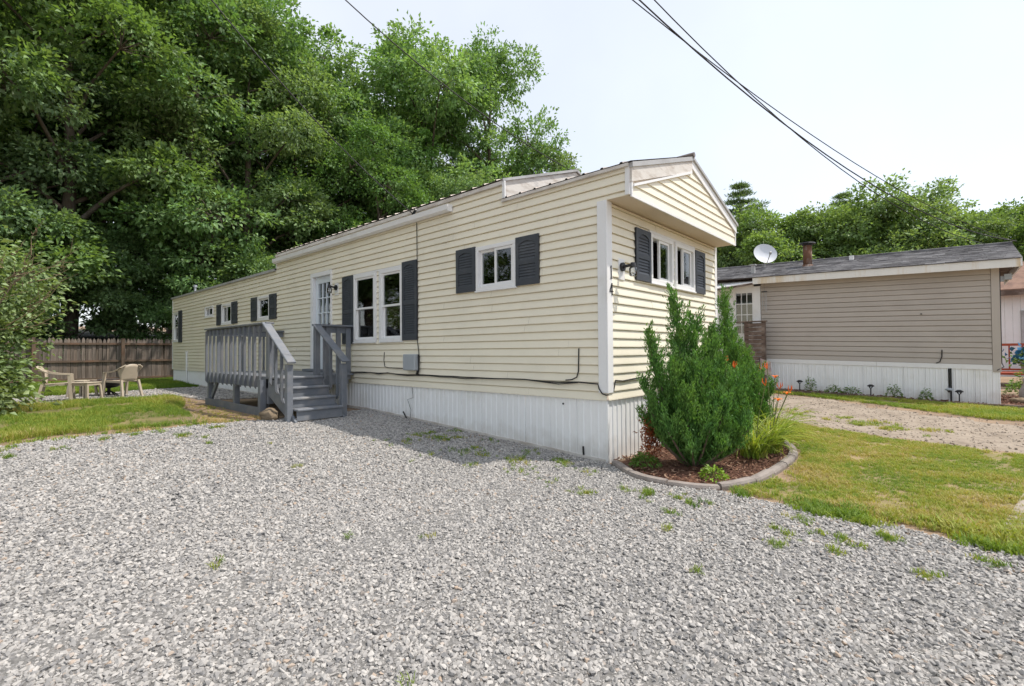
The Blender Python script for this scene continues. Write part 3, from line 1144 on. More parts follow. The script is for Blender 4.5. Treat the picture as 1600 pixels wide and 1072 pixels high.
rake(-.01, ZE + .005, XR, ZR + .005, .185, .028, 'rake_board', WHITE_WORN)
rake(XR + .001, ZR + .005, HW + .03, ZE - .0, .13, .028, 'rake_board', WHITE)
rake(-.02, ZE + .03, XR, ZR + .03, .055, .045, 'drip_edge', GREYTRIM, .0)
rake(XR + .001, ZR + .03, HW + .05, ZE + .02, .04, .05, 'drip_edge', GREYTRIM, .0)
rake(.03, 3.075, XR - .02, 3.655, .03, .036, 'rake_moulding', WHITE)


def metal_roof(name, y0, y1, xe0, xe1, ze, xr, zr, pitch=0.23):
    """ribbed metal sheets on both slopes"""
    o = None
    n_ = int((y1 - y0) / pitch)
    for side in (0, 1):
        b = MB()
        xe = xe0 if side == 0 else xe1
        V, Fc = [], []
        ys = []
        for i in range(n_):
            t = y0 + (y1 - y0) * i / n_
            p = (y1 - y0) / n_
            ys += [(t, 0), (t + p * .40, 0), (t + p * .44, .015), (t + p * .54, .015), (t + p * .58, 0)]
        ys.append((y1, 0))
        for (y, h) in ys:
            V += [(xe, y, ze + h), (xr, y, zr + h), (xe, y, ze - .004 + h), ]
        for i in range(len(ys) - 1):
            Fc += [(3 * i, 3 * i + 3, 3 * i + 4, 3 * i + 1), (3 * i, 3 * i + 2, 3 * i + 5, 3 * i + 3)]
        b.add(V, Fc)
        b.build(name, METALROOF, home, recalc=False)


metal_roof('roof_sheet', OV - .04, 1.62, -.05, HW + .07, ZE + .035, XR, ZR + .04)
b = MB()
b.tube([(XR, OV - .06, ZR + .05), (XR, 1.62, ZR + .05)], .035, 8)
b.build('ridge_cap', METALROOF, home)
# raised middle roof with its board-faced gable
ZM, ZMR = Z_MID + .03, 4.16
b = MB()
b.prism([(0.002, Z_MID - .20), (0.002, ZM + .01), (1.74, ZMR - .01), (HW, ZM + .01), (HW, Z_MID - .20)], 1, 1.592, 1.64)
b.build('gable_board', WHITE_WORN, home)
b = MB()
b.bar((-.03, 1.585, ZM + .015), (1.74, 1.585, ZMR + .015), .05, .035, (0, 0, 1))
b.bar((1.74, 1.585, ZMR + .015), (HW + .05, 1.585, ZM + .015), .05, .035, (0, 0, 1))
b.build('drip_edge', GREYTRIM, home)
metal_roof('roof_sheet', 1.57, 8.93, -.05, HW + .05, ZM + .02, 1.74, ZMR + .04)
b = MB()
b.prism([(0.002, Z_FAR), (0.002, ZM + .01), (1.74, ZMR - .01), (HW, ZM + .01), (HW, Z_FAR)], 1, 8.86, 8.886)
b.build('gable_board', WHITE_WORN, home)
# low rear roof
b = MB()
b.prism([(-.05, Z_FAR + .005), (1.74, Z_FAR + .17), (HW + .05, Z_FAR + .005), (HW + .05, Z_FAR - .02), (-.05, Z_FAR - .02)], 1, 8.93, HL + .05)
b.build('rear_roof', METALROOF, home)
b = MB(LONG)
b.box((8.93, .018, Z_FAR - .045), (HL + .05, .06, Z_FAR + .012))
b.build('eave_trim', GREYTRIM, home)
b = MB(LONG)
b.box((OV - .0, .014, Z_NEAR - .03), (1.59, .05, Z_NEAR + .004))
b.box((1.591, .014, Z_MID - .02), (8.92, .045, Z_MID + .03))
b.build('eave_trim', WHITE_WORN, home)
# vent pipe on rear roof
b = MB()
b.tube([(.5, 17.1, 3.2), (.5, 17.1, 3.62)], .035, 8)
b.tube([(.5, 17.1, 3.60), (.5, 17.1, 3.68)], .06, 8)
b.build('vent_pipe', GREYBOX, home)
# gutter
b = MB(LONG)
prof = [(0.02, 3.44), (0.02, 3.345), (0.075, 3.335), (0.115, 3.36), (0.125, 3.435), (0.12, 3.435), (0.108, 3.365), (0.075, 3.345), (0.028, 3.352), (0.028, 3.44)]
n_ = len(prof)
V = [(2.62, d, z) for d, z in prof] + [(8.90, d, z) for d, z in prof]
b.add(V, [(i, (i + 1) % n_, n_ + (i + 1) % n_, n_ + i) for i in range(n_)] + [tuple(range(n_)), tuple(range(2 * n_ - 1, n_ - 1, -1))])
b.box((2.612, .02, 3.338), (2.618, .12, 3.438))
b.build('gutter', WHITE, home)

# skirting
zb_l = lambda s: gz(-0.01, s) - .04
SK_L = wallframe((0.012, 0, 0), (0, 1, 0), (-1, 0, 0))
SK_E = wallframe((0, 0.014, 0), (1, 0, 0), (0, -1, 0))
skirt_panels(home, SK_L, 0.02, HL - .02, ZB + .003, zb_l, SKIRT)
skirt_panels(home, SK_E, 0.02, HW, ZB + .003, lambda s: -.07, SKIRT)
b = MB()
b.box((.0, .0, -.08), (.03, .03, ZB + .002))
b.build('skirting_corner', SKIRT, home)
b = MB(SK_L)
s = 0.03
while s < HL - .3:
    e = s + 1.0
    b.add([(s, .012, zb_l(s) + .038), (e, .012, zb_l(e) + .038), (e, .012, zb_l(e) + .075), (s, .012, zb_l(s) + .075), (s, .0, zb_l(s) + .075), (e, .0, zb_l(e) + .075)],
          [(0, 1, 2, 3), (3, 2, 5, 4)])
    s = e
b.build('skirting_base_trim', WHITE_WORN, home, recalc=False)
b = MB(SK_L)
b.tube([(.33, .012, .02), (.335, .013, .12)], .012, 6)
b.tube([(.62, .008, .60), (.62, .014, .60)], .012, 8)
b.build('skirting_hole', BLACK, home)

# windows + shutters
window(home, LONG, *WINS['w4'], 'slider')
shutter(home, LONG, .955, 1.342, 2.10, 2.735)
shutter(home, LONG, 2.118, 2.52, 2.10, 2.735)
window(home, LONG, *WINS['w3a'], 'hung')
window(home, LONG, *WINS['w3b'], 'hung')
b = MB(LONG)
for (a, c, p, q) in ((3.86, 5.44, 2.672, 2.70), (4.545, 4.575, 1.43, 2.67), (4.655, 4.685, 1.43, 2.67)):
    b.box((a, .0, p), (c, .03, q))
b.build('window_trim', WHITE, home)
shutter(home, LONG, 3.475, 3.872, 1.435, 2.735)
shutter(home, LONG, 5.428, 5.825, 1.40, 2.69)
window(home, LONG, *WINS['w2'], 'single')
shutter(home, LONG, 8.90, 9.282, 2.05, 2.65)
shutter(home, LONG, 10.028, 10.43, 2.05, 2.65)
window(home, LONG, *WINS['w1'], 'slider')
shutter(home, LONG, 11.43, 11.832, 2.05, 2.65)
shutter(home, LONG, 12.668, 13.05, 2.05, 2.65)
window(home, LONG, *WINS['w0'], 'slider', fw_=.04)
window(home, LONG, *WINS['wf'], 'hung')
shutter(home, LONG, 16.60, 16.982, 1.62, 2.72)
window(home, END, *ew[0], 'slider_open')
window(home, END, *ew[1], 'slider_open')
b = MB(END)
b.box((1.04, .0, 2.772), (2.55, .03, 2.80))
b.box((1.765, .0, 2.125), (1.775, .028, 2.77))
b.box((1.815, .0, 2.125), (1.825, .028, 2.77))
b.build('window_trim', WHITE, home)
shutter(home, END, .655, 1.05, 2.115, 2.765)
shutter(home, END, 2.54, 2.925, 2.115, 2.765)

# door
b = MB(LONG)
fwid = .085
b.box((DOOR[0] - .0, -.09, DOOR[3] - fwid), (DOOR[1], .036, DOOR[3]))
b.box((DOOR[0] - .0, -.09, DOOR[2]), (DOOR[0] + fwid * .5, .036, DOOR[3] - fwid))
b.box((DOOR[1] - fwid * 1.2, -.09, DOOR[2]), (DOOR[1], .036, DOOR[3] - fwid))
b.build('door_frame', WHITE, home, bevel=.004)
d0, d1, dz0, dz1 = DOOR[0] + fwid * .5 + .003, DOOR[1] - fwid * 1.2 - .003, DOOR[2] + .02, DOOR[3] - fwid - .003
b = MB(LONG)
g0, g1, h0, h1 = d0 + .11, d1 - .11, 1.75, dz1 - .13
for (a, c, p, q) in ((d0, d1, dz0, h0), (d0, d1, h1, dz1), (d0, g0, h0, h1), (g1, d1, h0, h1)):
    b.box((a, -.075, p), (c, -.035, q))
door = b.build('door', DOORW, home)
b = MB(LONG)
for i in (1, 2):
    t = g0 + (g1 - g0) * i / 3
    b.box((t - .011, -.066, h0), (t + .011, -.03, h1))
    t = h0 + (h1 - h0) * i / 3
    b.box((g0, -.0655, t - .011), (g1, -.0305, t + .011))
b.build('muntin', DOORW, door)
for i in range(3):
    for j in range(3):
        g = MB(LONG)
        a = g0 + (g1 - g0) * i / 3 + .012
        c = g0 + (g1 - g0) * (i + 1) / 3 - .012
        p = h0 + (h1 - h0) * j / 3 + .012
        q = h0 + (h1 - h0) * (j + 1) / 3 - .012
        g.box((a, -.06, p), (c, -.056, q))
        g.build('pane', GLASS, door)
b = MB(LONG)
b.tube([(d0 + .06, -.035, 1.80), (d0 + .06, .02, 1.80)], .013, 8)
b.tube([(d0 + .06, .005, 1.80), (d0 + .06, .035, 1.80)], .028, 10)
b.build('door_handle', BLACK, door)
b = MB(LONG)
b.box((DOOR[0] - .05, .013, .862), (DOOR[1] + .03, .20, .905))
b.build('door_step', DECK, home)


def wall_lamp(xf, s, z):
    b = MB(xf)
    b.box((s - .07, .0, z - .15), (s + .07, .018, z + .10))
    o = b.build('wall_lamp', WHITE, home)
    b = MB(xf)
    b.tube([(s, .018, z), (s, .045, z)], .052, 14)
    b.tube([(s, .03, z), (s, .12, z + .008), (s, .17, z + .01)], [.02, .018, .018], 8)
    b.tube([(s, .165, z + .035), (s, .165, z - .012)], [.028, .04], 12)
    b.build('lamp_arm', BLACK, o)
    b = MB(xf)
    b.tube([(s, .165, z - .012), (s, .165, z - .03), (s, .165, z - .11), (s, .165, z - .125)], [.035, .046, .046, .03], 12)
    b.build('lamp_glass', JAR, o, smooth=True)


wall_lamp(LONG, 6.08, 2.52)
wall_lamp(END, .32, 2.23)

# house number 14 on the corner post
b = MB(END)
zt, zl = 2.215, 2.075
b.box((.058, .023, zl), (.072, .029, zt))
b.add([(.058, .023, zt), (.058, .029, zt), (.044, .029, zt - .03), (.044, .023, zt - .03), (.058, .023, zt - .028), (.058, .029, zt - .028)],
      [(0, 1, 2, 3), (0, 3, 4), (1, 5, 2), (3, 2, 5, 4)])
b.box((.047, .023, zl - .010), (.083, .029, zl))
b.build('number_one', BLACK, home)
b = MB(END)
zt, zl = 2.015, 1.875
b.box((.072, .023, zl), (.087, .029, zt))
b.box((.028, .0231, zl + .038), (.105, .0291, zl + .053))
b.bar((.034, .026, zl + .05), (.076, .026, zt - .004), .006, .015, (0, 0, 1))
b.build('number_four', BLACK, home)

# meter box and cables on the wall
b = MB(LONG)
b.box((3.43, .012, .945), (3.745, .12, 1.205))
mb = b.build('utility_box', GREYBOX, home, bevel=.012)
b = MB(LONG)
b.tube([(3.47, .03, .95), (3.47, .03, .89)], .018, 8)
b.tube([(3.42, .05, 1.2), (3.41, .05, .93), (3.47, .03, .88), (3.52, .02, .9)], .008, 6)
b.build('conduit', CABLE, mb)
b = MB(LONG)
b.tube([(3.475, .03, 3.33), (3.47, .026, 2.6), (3.462, .026, 2.0), (3.47, .026, 1.4), (3.42, .03, 1.15), (3.43, .03, .95), (3.5, .03, .875)], .0065, 6)
b.build('cable', CABLE, home)
b = MB(LONG)
pts = [(5.9, .022, .86)]
s = 5.7
while s > .15:
    pts.append((s, .022 + random.uniform(0, .006), .872 + random.uniform(-.014, .012) + (.0 if s > 3.6 else -.004)))
    s -= .28
pts += [(.11, .026, .86), (.09, .034, .81), (.05, .034, .755), (.0, .034, .74), (-.03, .03, .745)]
b.tube(pts, .0075, 6)
pts = [(p[0], p[1] + .006, p[2] + random.uniform(-.022, .006)) for p in pts[:-5]]
b.tube(pts, .006, 6)
b.build('cable', CABLE, home)
b = MB(LONG)
b.tube([(.37, .022, 1.27), (.372, .026, 1.12), (.375, .026, 1.0), (.40, .026, .93), (.47, .026, .90), (.56, .026, .89)], .0075, 6)
b.tube([(4.42, .02, 1.24), (4.43, .024, 1.1), (4.40, .024, .99), (4.3, .024, .975), (3.75, .024, .965)], .006, 6)
b.build('cable', CABLE, home)
b = MB(END)
b.tube([(.10, .02, .775), (.14, .024, .90), (.3, .026, .885), (.5, .026, .895), (.8, .026, .91)], .0075, 6)
b.build('cable', CABLE, home)
b = MB(LONG)
b.tube([(3.62, .02, .66), (3.6, .02, .5), (3.75, .02, .46), (3.66, .02, .3), (3.68, .02, .16), (3.76, .02, .12)], .004, 5)
b.tube([(3.83, .05, .26), (3.70, .04, .10)], .012, 6)
b.build('ground_wire', CABLE, home)
b = MB(LONG)
b.tube([(16.0, .03, .25), (16.0, .03, 1.26)], .03, 8)
b.box((15.95, .0, 1.24), (16.05, .06, 1.32))
b.build('drain_pipe', WHITE, home)

# ------------------------------------------------------------------ deck with steps
deck = empty('wooden_deck', (-0.8, 7.0, 0.2), 'grey painted wooden entry deck with railings and four steps in front of the door', 'deck')
DZ = .85
DX0, DY0, DY1 = -1.56, 5.12, 8.55
nb = 11
for i in range(nb):                                            # floor boards run along the wall
    x0 = DX0 + .0 + i * (-.03 - DX0) / nb
    b = MB()
    b.box((x0 + .003, 5.42, DZ - .035), (x0 + (-.03 - DX0) / nb - .003, DY1, DZ))
    b.build('floor_board', DECK, deck)
b = MB()
b.box((DX0, 5.44, .66), (DX0 + .038, DY1, DZ - .036))
b.build('rim_joist', DECK, deck)
b = MB()
b.box((DX0 + .039, DY1 - .04, .66), (-.03, DY1, DZ - .036))
b.build('rim_joist', DECK, deck)
b = MB()
b.box((DX0 + .039, 5.44, .66), (-.12, 5.478, DZ - .036))
b.build('rim_joist', DECK, deck)
for (x, y, z1) in ((DX0 + .05, 8.48, .66), (DX0 + .05, 7.02, .66), (DX0 + .03, 5.62, .66), (-.08, 8.48, .66)):
    b = MB()
    b.box((x - .045, y - .045, gz(x, y) - .05), (x + .045, y + .045, z1 - .002))
    b.build('leg', DECK, deck)
b = MB()
b.box((DX0 - .10, 5.50, gz(-1.6, 5.5) - .05), (DX0 - .008, 5.60, .80))
b.build('leg', DECK, deck)
b = MB()
b.bar((DX0 + .05, 8.40, .34), (DX0 + .05, 8.05, .68), .04, .09)
b.build('brace', DECK, deck)
b = MB()
b.box((DX0 - .03, 5.66, .19), (DX0 + .004, 8.55, .325))
b.build('ground_rail', DECK, deck)


def baluster(x, y, z0, z1, ax, name='baluster'):
    """2x2 picket with a chamfered lower end; ax = outward unit (x,y)"""
    b = MB()
    h = .019
    px, py = ax
    qx, qy = -py, px
    V = []
    for (o_, zz) in ((-h, z0 + .0), (h, z0 + .055)):
        for t in (-h, h):
            V.append((x + px * o_ + qx * t, y + py * o_ + qy * t, zz))
    for (o_, zz) in ((-h, z1 - .0), (h, z1 - .03)):
        for t in (-h, h):
            V.append((x + px * o_ + qx * t, y + py * o_ + qy * t, zz))
    b.add(V, [(0, 1, 3, 2), (4, 6, 7, 5), (0, 4, 5, 1), (2, 3, 7, 6), (0, 2, 6, 4), (1, 5, 7, 3)])
    b.build(name, DECK, deck)


nbal = 13
for i in range(nbal):
    baluster(DX0 - .021, 5.72 + (8.50 - 5.72) * i / (nbal - 1), .63, 1.715, (-1, 0))
b = MB()
b.box((DX0 + .0, 5.45, 1.60), (DX0 + .038, 8.55, 1.715))
b.build('top_rail', DECK, deck)
b = MB()
b.box((DX0 - .045, 5.42, 1.717), (DX0 + .09, 8.58, 1.752))
b.build('handrail', DECK, deck, bevel=.006)
b = MB()
b.box((DX0 + .12, 8.50, 1.60), (-.03, 8.54, 1.715))
b.box((DX0 + .095, 8.46, 1.717), (-.03, 8.58, 1.752))
b.build('handrail', DECK, deck)
for i in range(6):
    baluster(DX0 + .25 + i * .22, 8.571, .63, 1.715, (0, 1))
b = MB()
b.box((DX0 - .0, 5.44, .40), (DX0 + .09, 5.53, 1.70))
b.build('newel_post', DECK, deck, bevel=.005)
# short rail from the wall to the upper right post
XR_ = -.72
b = MB()
b.box((XR_ - .045, 5.42, .80), (XR_ + .045, 5.51, 1.715))
b.build('newel_post', DECK, deck, bevel=.005)
b = MB()
b.box((XR_ + .046, 5.50, 1.60), (-.02, 5.538, 1.715))
b.build('top_rail', DECK, deck)
b = MB()
b.box((XR_ - .05, 5.42, 1.717), (-.02, 5.55, 1.75))
b.build('handrail', DECK, deck)
for x in (-.50, -.30, -.10):
    b = MB()
    b.box((x - .045, 5.475, .74), (x + .045, 5.498, 1.70))
    b.build('baluster', DECK, deck)
# stair: 3 treads below the deck edge
RISE, RUN = .155, .225
sx0, sx1 = -1.525, -.785
for k in range(0, 4):
    zt = DZ - k * RISE
    yf = DY0 - .02 - k * RUN
    b = MB()
    b.box((sx0, yf, zt - .036), (sx1, (yf + RUN + .02) if k else 5.417, zt))
    b.build('tread', TREAD, deck, bevel=.008)
for k in range(0, 4):
    zt = DZ - k * RISE - .037
    yf = DY0 - k * RUN + .012
    zlow = max(DZ - (k + 1) * RISE + .001, .20) if k < 3 else gz(-1, 4.4) + .03
    b = MB()
    b.box((sx0 + .002, yf, zlow), (sx1 - .002, yf + .02, zt))
    b.build('riser', DECK, deck)
yb = DY0 - 4 * RUN + .17
for x in (sx0 - .04, sx1 + .002):
    b = MB()
    b.prism([(DY0 + .3, DZ - .06), (DY0 + .3, DZ - .30), (yb + .16, gz(-1, 4.4) - .02), (yb + .04, gz(-1, 4.4) - .02), (yb + .04, .20), (DY0 - .02, DZ - .19), (DY0 + .04, DZ - .06)], 0, x, x + .036)
    b.build('stringer', DECK, deck)
for (x, yt) in ((sx0 - .06, DY0 - .52), (sx1 + .06, DY0 - .58)):
    b = MB()
    zg = gz(x, yt)
    b.box((x - .046, yt - .046, zg - .05), (x + .046, yt + .046, 1.06))
    b.build('newel_post', DECK, deck, bevel=.006)
    b = MB()
    b.bar((x, yt - .10, 1.09), (x, 5.47, 1.735), .135, .036, (0, 0, 1))
    b.build('handrail', DECK, deck, bevel=.008)
    nbs = 4
    for i in range(1, nbs):
        y = yt + (5.45 - yt) * i / nbs
        zt = 1.09 + (1.735 - 1.09) * (y - yt + .10) / (5.47 - yt + .10)
        zl = .32 + (y - yt) * .62
        baluster(x + (-.02 if x < -1 else .02), y, zl, zt - .02, (-1 if x < -1 else 1, 0))

# rock beside the steps
def rock_mesh(c, r, seed, sub=3):
    bm = bmesh.new()
    bmesh.ops.create_icosphere(bm, subdivisions=sub, radius=1)
    for v in bm.verts:
        n_ = noise.noise(v.co * 1.4 + Vector((seed, 0, 0))) * .28 + noise.noise(v.co * 4 + Vector((seed, 3, 0))) * .07
        v.co = Vector((v.co.x * r[0], v.co.y * r[1], v.co.z * r[2])) * (1 + n_)
    V = [tuple(v.co + Vector(c)) for v in bm.verts]
    Fc = [tuple(v.index for v in f.verts) for f in bm.faces]
    bm.free()
    return V, Fc


b = MB()
b.add(*rock_mesh((-1.70, 5.02, gz(-1.7, 5) + .07), (.13, .17, .11), 3.3))
o = b.build('rock', ROCK, smooth=True)
tag(o, 'rounded brown rock lying beside the foot of the deck steps', 'rock')

# ------------------------------------------------------------------ picket fence
fence = empty('picket_fence', (-1.5, 20.6, .2), 'weathered brown wooden stockade fence at the back of the yard', 'fence')
b = MB()
b.add([(-.045, -.011, 0), (.045, -.011, 0), (.045, .011, 0), (-.045, .011, 0), (-.045, -.011, 1.49), (.045, -.011, 1.49), (.045, .011, 1.49), (-.045, .011, 1.49),
       (0, -.011, 1.60), (0, .011, 1.60), (-.03, -.011, 1.555), (.03, -.011, 1.555), (.03, .011, 1.555), (-.03, .011, 1.555)],
      [(0, 1, 5, 11, 8, 10, 4), (3, 7, 13, 9, 12, 6, 2), (0, 3, 2, 1), (1, 2, 6, 5), (0, 4, 7, 3), (5, 6, 12, 11), (11, 12, 9, 8), (8, 9, 13, 10), (10, 13, 7, 4)])
pk = b.build('picket', FENCE, fence, local=True)
FX = np.arange(-7.6, 2.6, .100)
first = True
for x in FX:
    o = pk if first else pk.copy()
    if not first:
        col.objects.link(o)
        o.parent = fence
    first = False
    o.location = (x + 1.5 + random.uniform(-.004, .004), random.uniform(-.004, .004), random.uniform(-.02, .02) + gz(x, 20.6) - .17)
    o.rotation_euler = (random.gauss(0, .008), random.gauss(0, .008), random.gauss(0, .03))
    o.scale = (random.uniform(1.02, 1.08), 1, random.uniform(.99, 1.01))
for z in (1.62, .98, .33):
    b = MB()
    b.box((-7.7, 20.53, z - .035), (2.6, 20.585, z + .035))
    b.build('rail', FENCE_D, fence)
for x in (-5.8, -3.4, -.97, 1.5):
    b = MB()
    b.box((x - .05, 20.44, .0), (x + .05, 20.527, 1.83))
    b.build('post', FENCE_D, fence)
b = MB()
b.box((-7.7, 20.62, .05), (2.6, 20.66, .24))
b.build('base_board', FENCE_D, fence)


# ------------------------------------------------------------------ garden chairs, tables, fire pit
def make_chair(label):
    t = empty('garden_chair', (0, 0, 0), label, 'chair', 'beige plastic garden chairs')
    # faces +x locally
    b = MB()
    V, Fc = [], []
    n_ = 8
    for i in range(n_ + 1):
        u = i / n_
        x = -.22 + .46 * u
        z = .395 + .03 * u - .018 * math.sin(u * math.pi) - (.03 * max(0, u - .85) / .15)
        hw = .215 + .03 * u
        for j in range(7):
            v = -1 + j / 3
            V.append((x, hw * v, z + .012 * v * v))
    for i in range(n_):
        for j in range(6):
            a = i * 7 + j
            Fc.append((a, a + 1, a + 8, a + 7))
    nV = len(V)
    V += [(x, y, z - .014) for x, y, z in V]
    Fc += [tuple(q + nV for q in f[::-1]) for f in Fc]
    rim = [j for j in range(7)] + [i * 7 + 6 for i in range(1, n_ + 1)] + [n_ * 7 + j for j in range(5, -1, -1)] + [i * 7 for i in range(n_ - 1, 0, -1)]
    for k in range(len(rim)):
        a, c = rim[k], rim[(k + 1) % len(rim)]
        Fc.append((a, c, c + nV, a + nV))
    b.add(V, Fc)
    b.build('seat', PLASTIC, t, local=True, smooth=True)
    # curved back shell
    b = MB()
    V, Fc = [], []
    m_ = 12
    for i in range(m_ + 1):
        a = -1 + 2 * i / m_
        for j in range(7):
            u = j / 6
            top = .82 - .16 * abs(a) ** 2.6
            z = .40 + (top - .40) * u
            hw = .20 + .075 * u
            x = -.225 - .10 * u + .10 * abs(a) ** 2 * (.5 + u)
            V.append((x, hw * a, z))
    for i in range(m_):
        for j in range(6):
            q = i * 7 + j
            Fc.append((q, q + 1, q + 8, q + 7))
    nV = len(V)
    V += [(x - .012, y, z) for x, y, z in V]
    Fc += [tuple(q + nV for q in f[::-1]) for f in Fc]
    rim = list(range(7)) + [i * 7 + 6 for i in range(1, m_ + 1)] + [m_ * 7 + j for j in range(5, -1, -1)] + [i * 7 for i in range(m_ - 1, 0, -1)]
    for k in range(len(rim)):
        a, c = rim[k], rim[(k + 1) % len(rim)]
        Fc.append((a, c, c + nV, a + nV))
    b.add(V, Fc)
    b.build('backrest', PLASTIC, t, local=True, smooth=True)
    for s in (-1, 1):
        b = MB()
        pts = [(-.31, s * .17, .80), (-.27, s * .265, .74), (-.14, s * .295, .665), (.05, s * .30, .625), (.22, s * .295, .615), (.26, s * .285, .60)]
        for p, q in zip(pts[:-1], pts[1:]):
            b.bar(p, q, .052, .022)
        b.build('armrest', PLASTIC, t, local=True)
        b = MB()
        b.bar((.235, s * .285, .615), (.285, s * .29, 0.0), .05, .055, (1, 0, 0))
        b.build('leg', PLASTIC, t, local=True)
        b = MB()
        b.bar((-.22, s * .215, .42), (-.31, s * .25, 0.0), .05, .05, (1, 0, 0))
        b.build('leg', PLASTIC, t, local=True)
        b = MB()
        b.bar((.245, s * .27, .40), (-.22, s * .215, .375), .018, .05)
        b.build('seat_rail', PLASTIC, t, local=True)
    return t


c1 = make_chair('beige plastic garden chair half behind the leafy bush, facing the little table')
c1.location = (-3.56, 11.75, gz(-3.5, 11.7) + .01)
c1.scale = (.94, .94, .96)
c1.rotation_euler.z = math.atan2(-.19, .98)
c2 = copy_tree(c1)
c2['label'] = 'beige plastic garden chair beside the fire pit, its rounded back nearest the mobile home'
c2.location = (-2.36, 12.0, gz(-2.3, 12) + .01)
c2.rotation_euler.z = math.atan2(.91, -.48)


def make_table(label):
    t = empty('side_table', (0, 0, 0), label, 'table', 'beige plastic side tables')
    b = MB()
    b.box((-.23, -.23, .375), (.23, .23, .40))
    b.build('table_top', PLASTIC, t, local=True, bevel=.008)
    b = MB()
    for (a, c) in (((-.215, -.215), (.215, -.20)), ((-.215, .20), (.215, .215)), ((-.215, -.199), (-.20, .199)), ((.20, -.199), (.215, .199))):
        b.box((a[0], a[1], .325), (c[0], c[1], .374))
    b.build('apron', PLASTIC, t, local=True)
    for i in (-1, 1):
        for j in (-1, 1):
            b = MB()
            b.bar((i * .195, j * .195, .33), (i * .225, j * .225, 0), .048, .05, (1, 0, 0))
            b.build('leg', PLASTIC, t, local=True)
    return t


t1 = make_table('small beige plastic table in front, between the two garden chairs')
t1.scale = (.86, .86, 1)
t1.location = (-3.08, 11.66, gz(-3, 11.6) + .01)
t1.rotation_euler.z = R(-48)
t2 = copy_tree(t1)
t2['label'] = 'small beige plastic table standing farther back, just left of the fire pit'
t2.location = (-3.02, 12.75, gz(-3, 12.7) + .01)
t2.rotation_euler.z = R(-45)

fp = empty('fire_pit', (-2.52, 12.75, gz(-2.5, 12.7)), 'black metal fire pit bowl on a low stand beside the right garden chair', 'fire pit')
b = MB()
b.lathe((0, 0, 0), [(.02, .20), (.18, .23), (.30, .31), (.36, .40), (.40, .405), (.40, .395), (.35, .39), (.29, .29), (.17, .215), (.02, .185)], 24)
b.build('bowl', BLACK, fp, local=True, smooth=True)
b = MB()
b.lathe((0, 0, 0), [(.395, .385), (.42, .385), (.42, .41), (.395, .41), (.395, .385)], 24)
b.build('rim', RUST, fp, local=True)
b = MB()
b.tube([(0, 0, .02), (0, 0, .21)], .035, 8)
b.build('stem', BLACK, fp, local=True)
for i in range(4):
    a = i * math.pi / 2 + .5
    b = MB()
    b.tube([(math.cos(a) * .03, math.sin(a) * .03, .12), (math.cos(a) * .2, math.sin(a) * .2, .03), (math.cos(a) * .32, math.sin(a) * .32, .0)], .014, 6)
    b.build('leg', BLACK, fp, local=True)

# ------------------------------------------------------------------ garden bed: edging stones
ex = [(-0.02, -0.10), (-0.37, -0.56), (-0.39, -0.97), (-0.24, -1.27), (0.12, -1.44), (0.6, -1.50), (1.4, -1.51), (2.0, -1.42), (2.62, -1.15), (3.05, -0.62)]


def catmull(P, n=12):
    o_ = []
    for i in range(len(P) - 1):
        p0, p1, p2, p3 = [Vector(P[max(0, min(len(P) - 1, i + k))]) for k in (-1, 0, 1, 2)]
        for j in range(n):
            t = j / n
            o_.append(.5 * ((2 * p1) + (p2 - p0) * t + (2 * p0 - 5 * p1 + 4 * p2 - p3) * t * t + (3 * p1 - p0 - 3 * p2 + p3) * t ** 3))
    o_.append(Vector(P[-1]))
    return o_


cv = catmull(ex, 20)
LEN = [0]
for a, c in zip(cv[:-1], cv[1:]):
    LEN.append(LEN[-1] + (c - a).length)


def at_len(d):
    i = int(np.searchsorted(LEN, d))
    i = max(1, min(len(cv) - 1, i))
    t = (d - LEN[i - 1]) / max(1e-6, LEN[i] - LEN[i - 1])
    return cv[i - 1].lerp(cv[i], t)


NS = 11
places = ['first grey edging stone, against the corner of the cream skirting', 'second grey edging stone from the cream house corner', 'third grey edging stone from the cream house corner',
          'grey edging stone at the front bend of the bed, below the small pale plant', 'grey edging stone just past the front bend, before the big juniper', 'sixth grey edging stone from the cream house corner, facing the lawn',
          'seventh grey edging stone from the cream house corner, facing the lawn', 'eighth grey edging stone from the house corner, under the first daylily leaves', 'ninth grey edging stone from the house corner, beneath drooping daylily leaves',
          'tenth grey edging stone from the house corner, half under daylilies', 'last grey edging stone of the bed, behind the daylilies']
for i in range(NS):
    d0_, d1_ = LEN[-1] * i / NS + .008, LEN[-1] * (i + 1) / NS - .008
    prof = [(-.047, -.06), (-.048, .022), (-.038, .044), (.0, .052), (.038, .044), (.048, .022), (.047, -.06)]
    V, Fc = [], []
    m_ = 6
    np_ = len(prof)
    jz = random.uniform(-.008, .008)
    tw = random.uniform(-.06, .06)
    for j in range(m_ + 1):
        t = j / m_
        p = at_len(d0_ + (d1_ - d0_) * t)
        q = (at_len(min(LEN[-1], d0_ + (d1_ - d0_) * t + .03)) - at_len(max(0, d0_ + (d1_ - d0_) * t - .03))).normalized()
        nr = Vector((-q.y, q.x))
        shr = .93 if j in (0, m_) else 1
        for (o_, z) in prof:
            V.append((p.x + nr.x * o_ * shr, p.y + nr.y * o_ * shr, gz(p.x, p.y) + z * (shr if z > 0 else 1) + jz + tw * (t - .5) * .2))
    for j in range(m_):
        for k in range(np_ - 1):
            a = j * np_ + k
            Fc.append((a, a + 1, a + np_ + 1, a + np_))
    Fc += [tuple(range(np_)), tuple(m_ * np_ + k for k in range(np_ - 1, -1, -1))]
    b = MB()
    b.add(V, Fc)
    o = b.build('edging_stone', EDGING)
    tag(o, places[i], 'edging stone', 'curved edging stones round the garden bed')


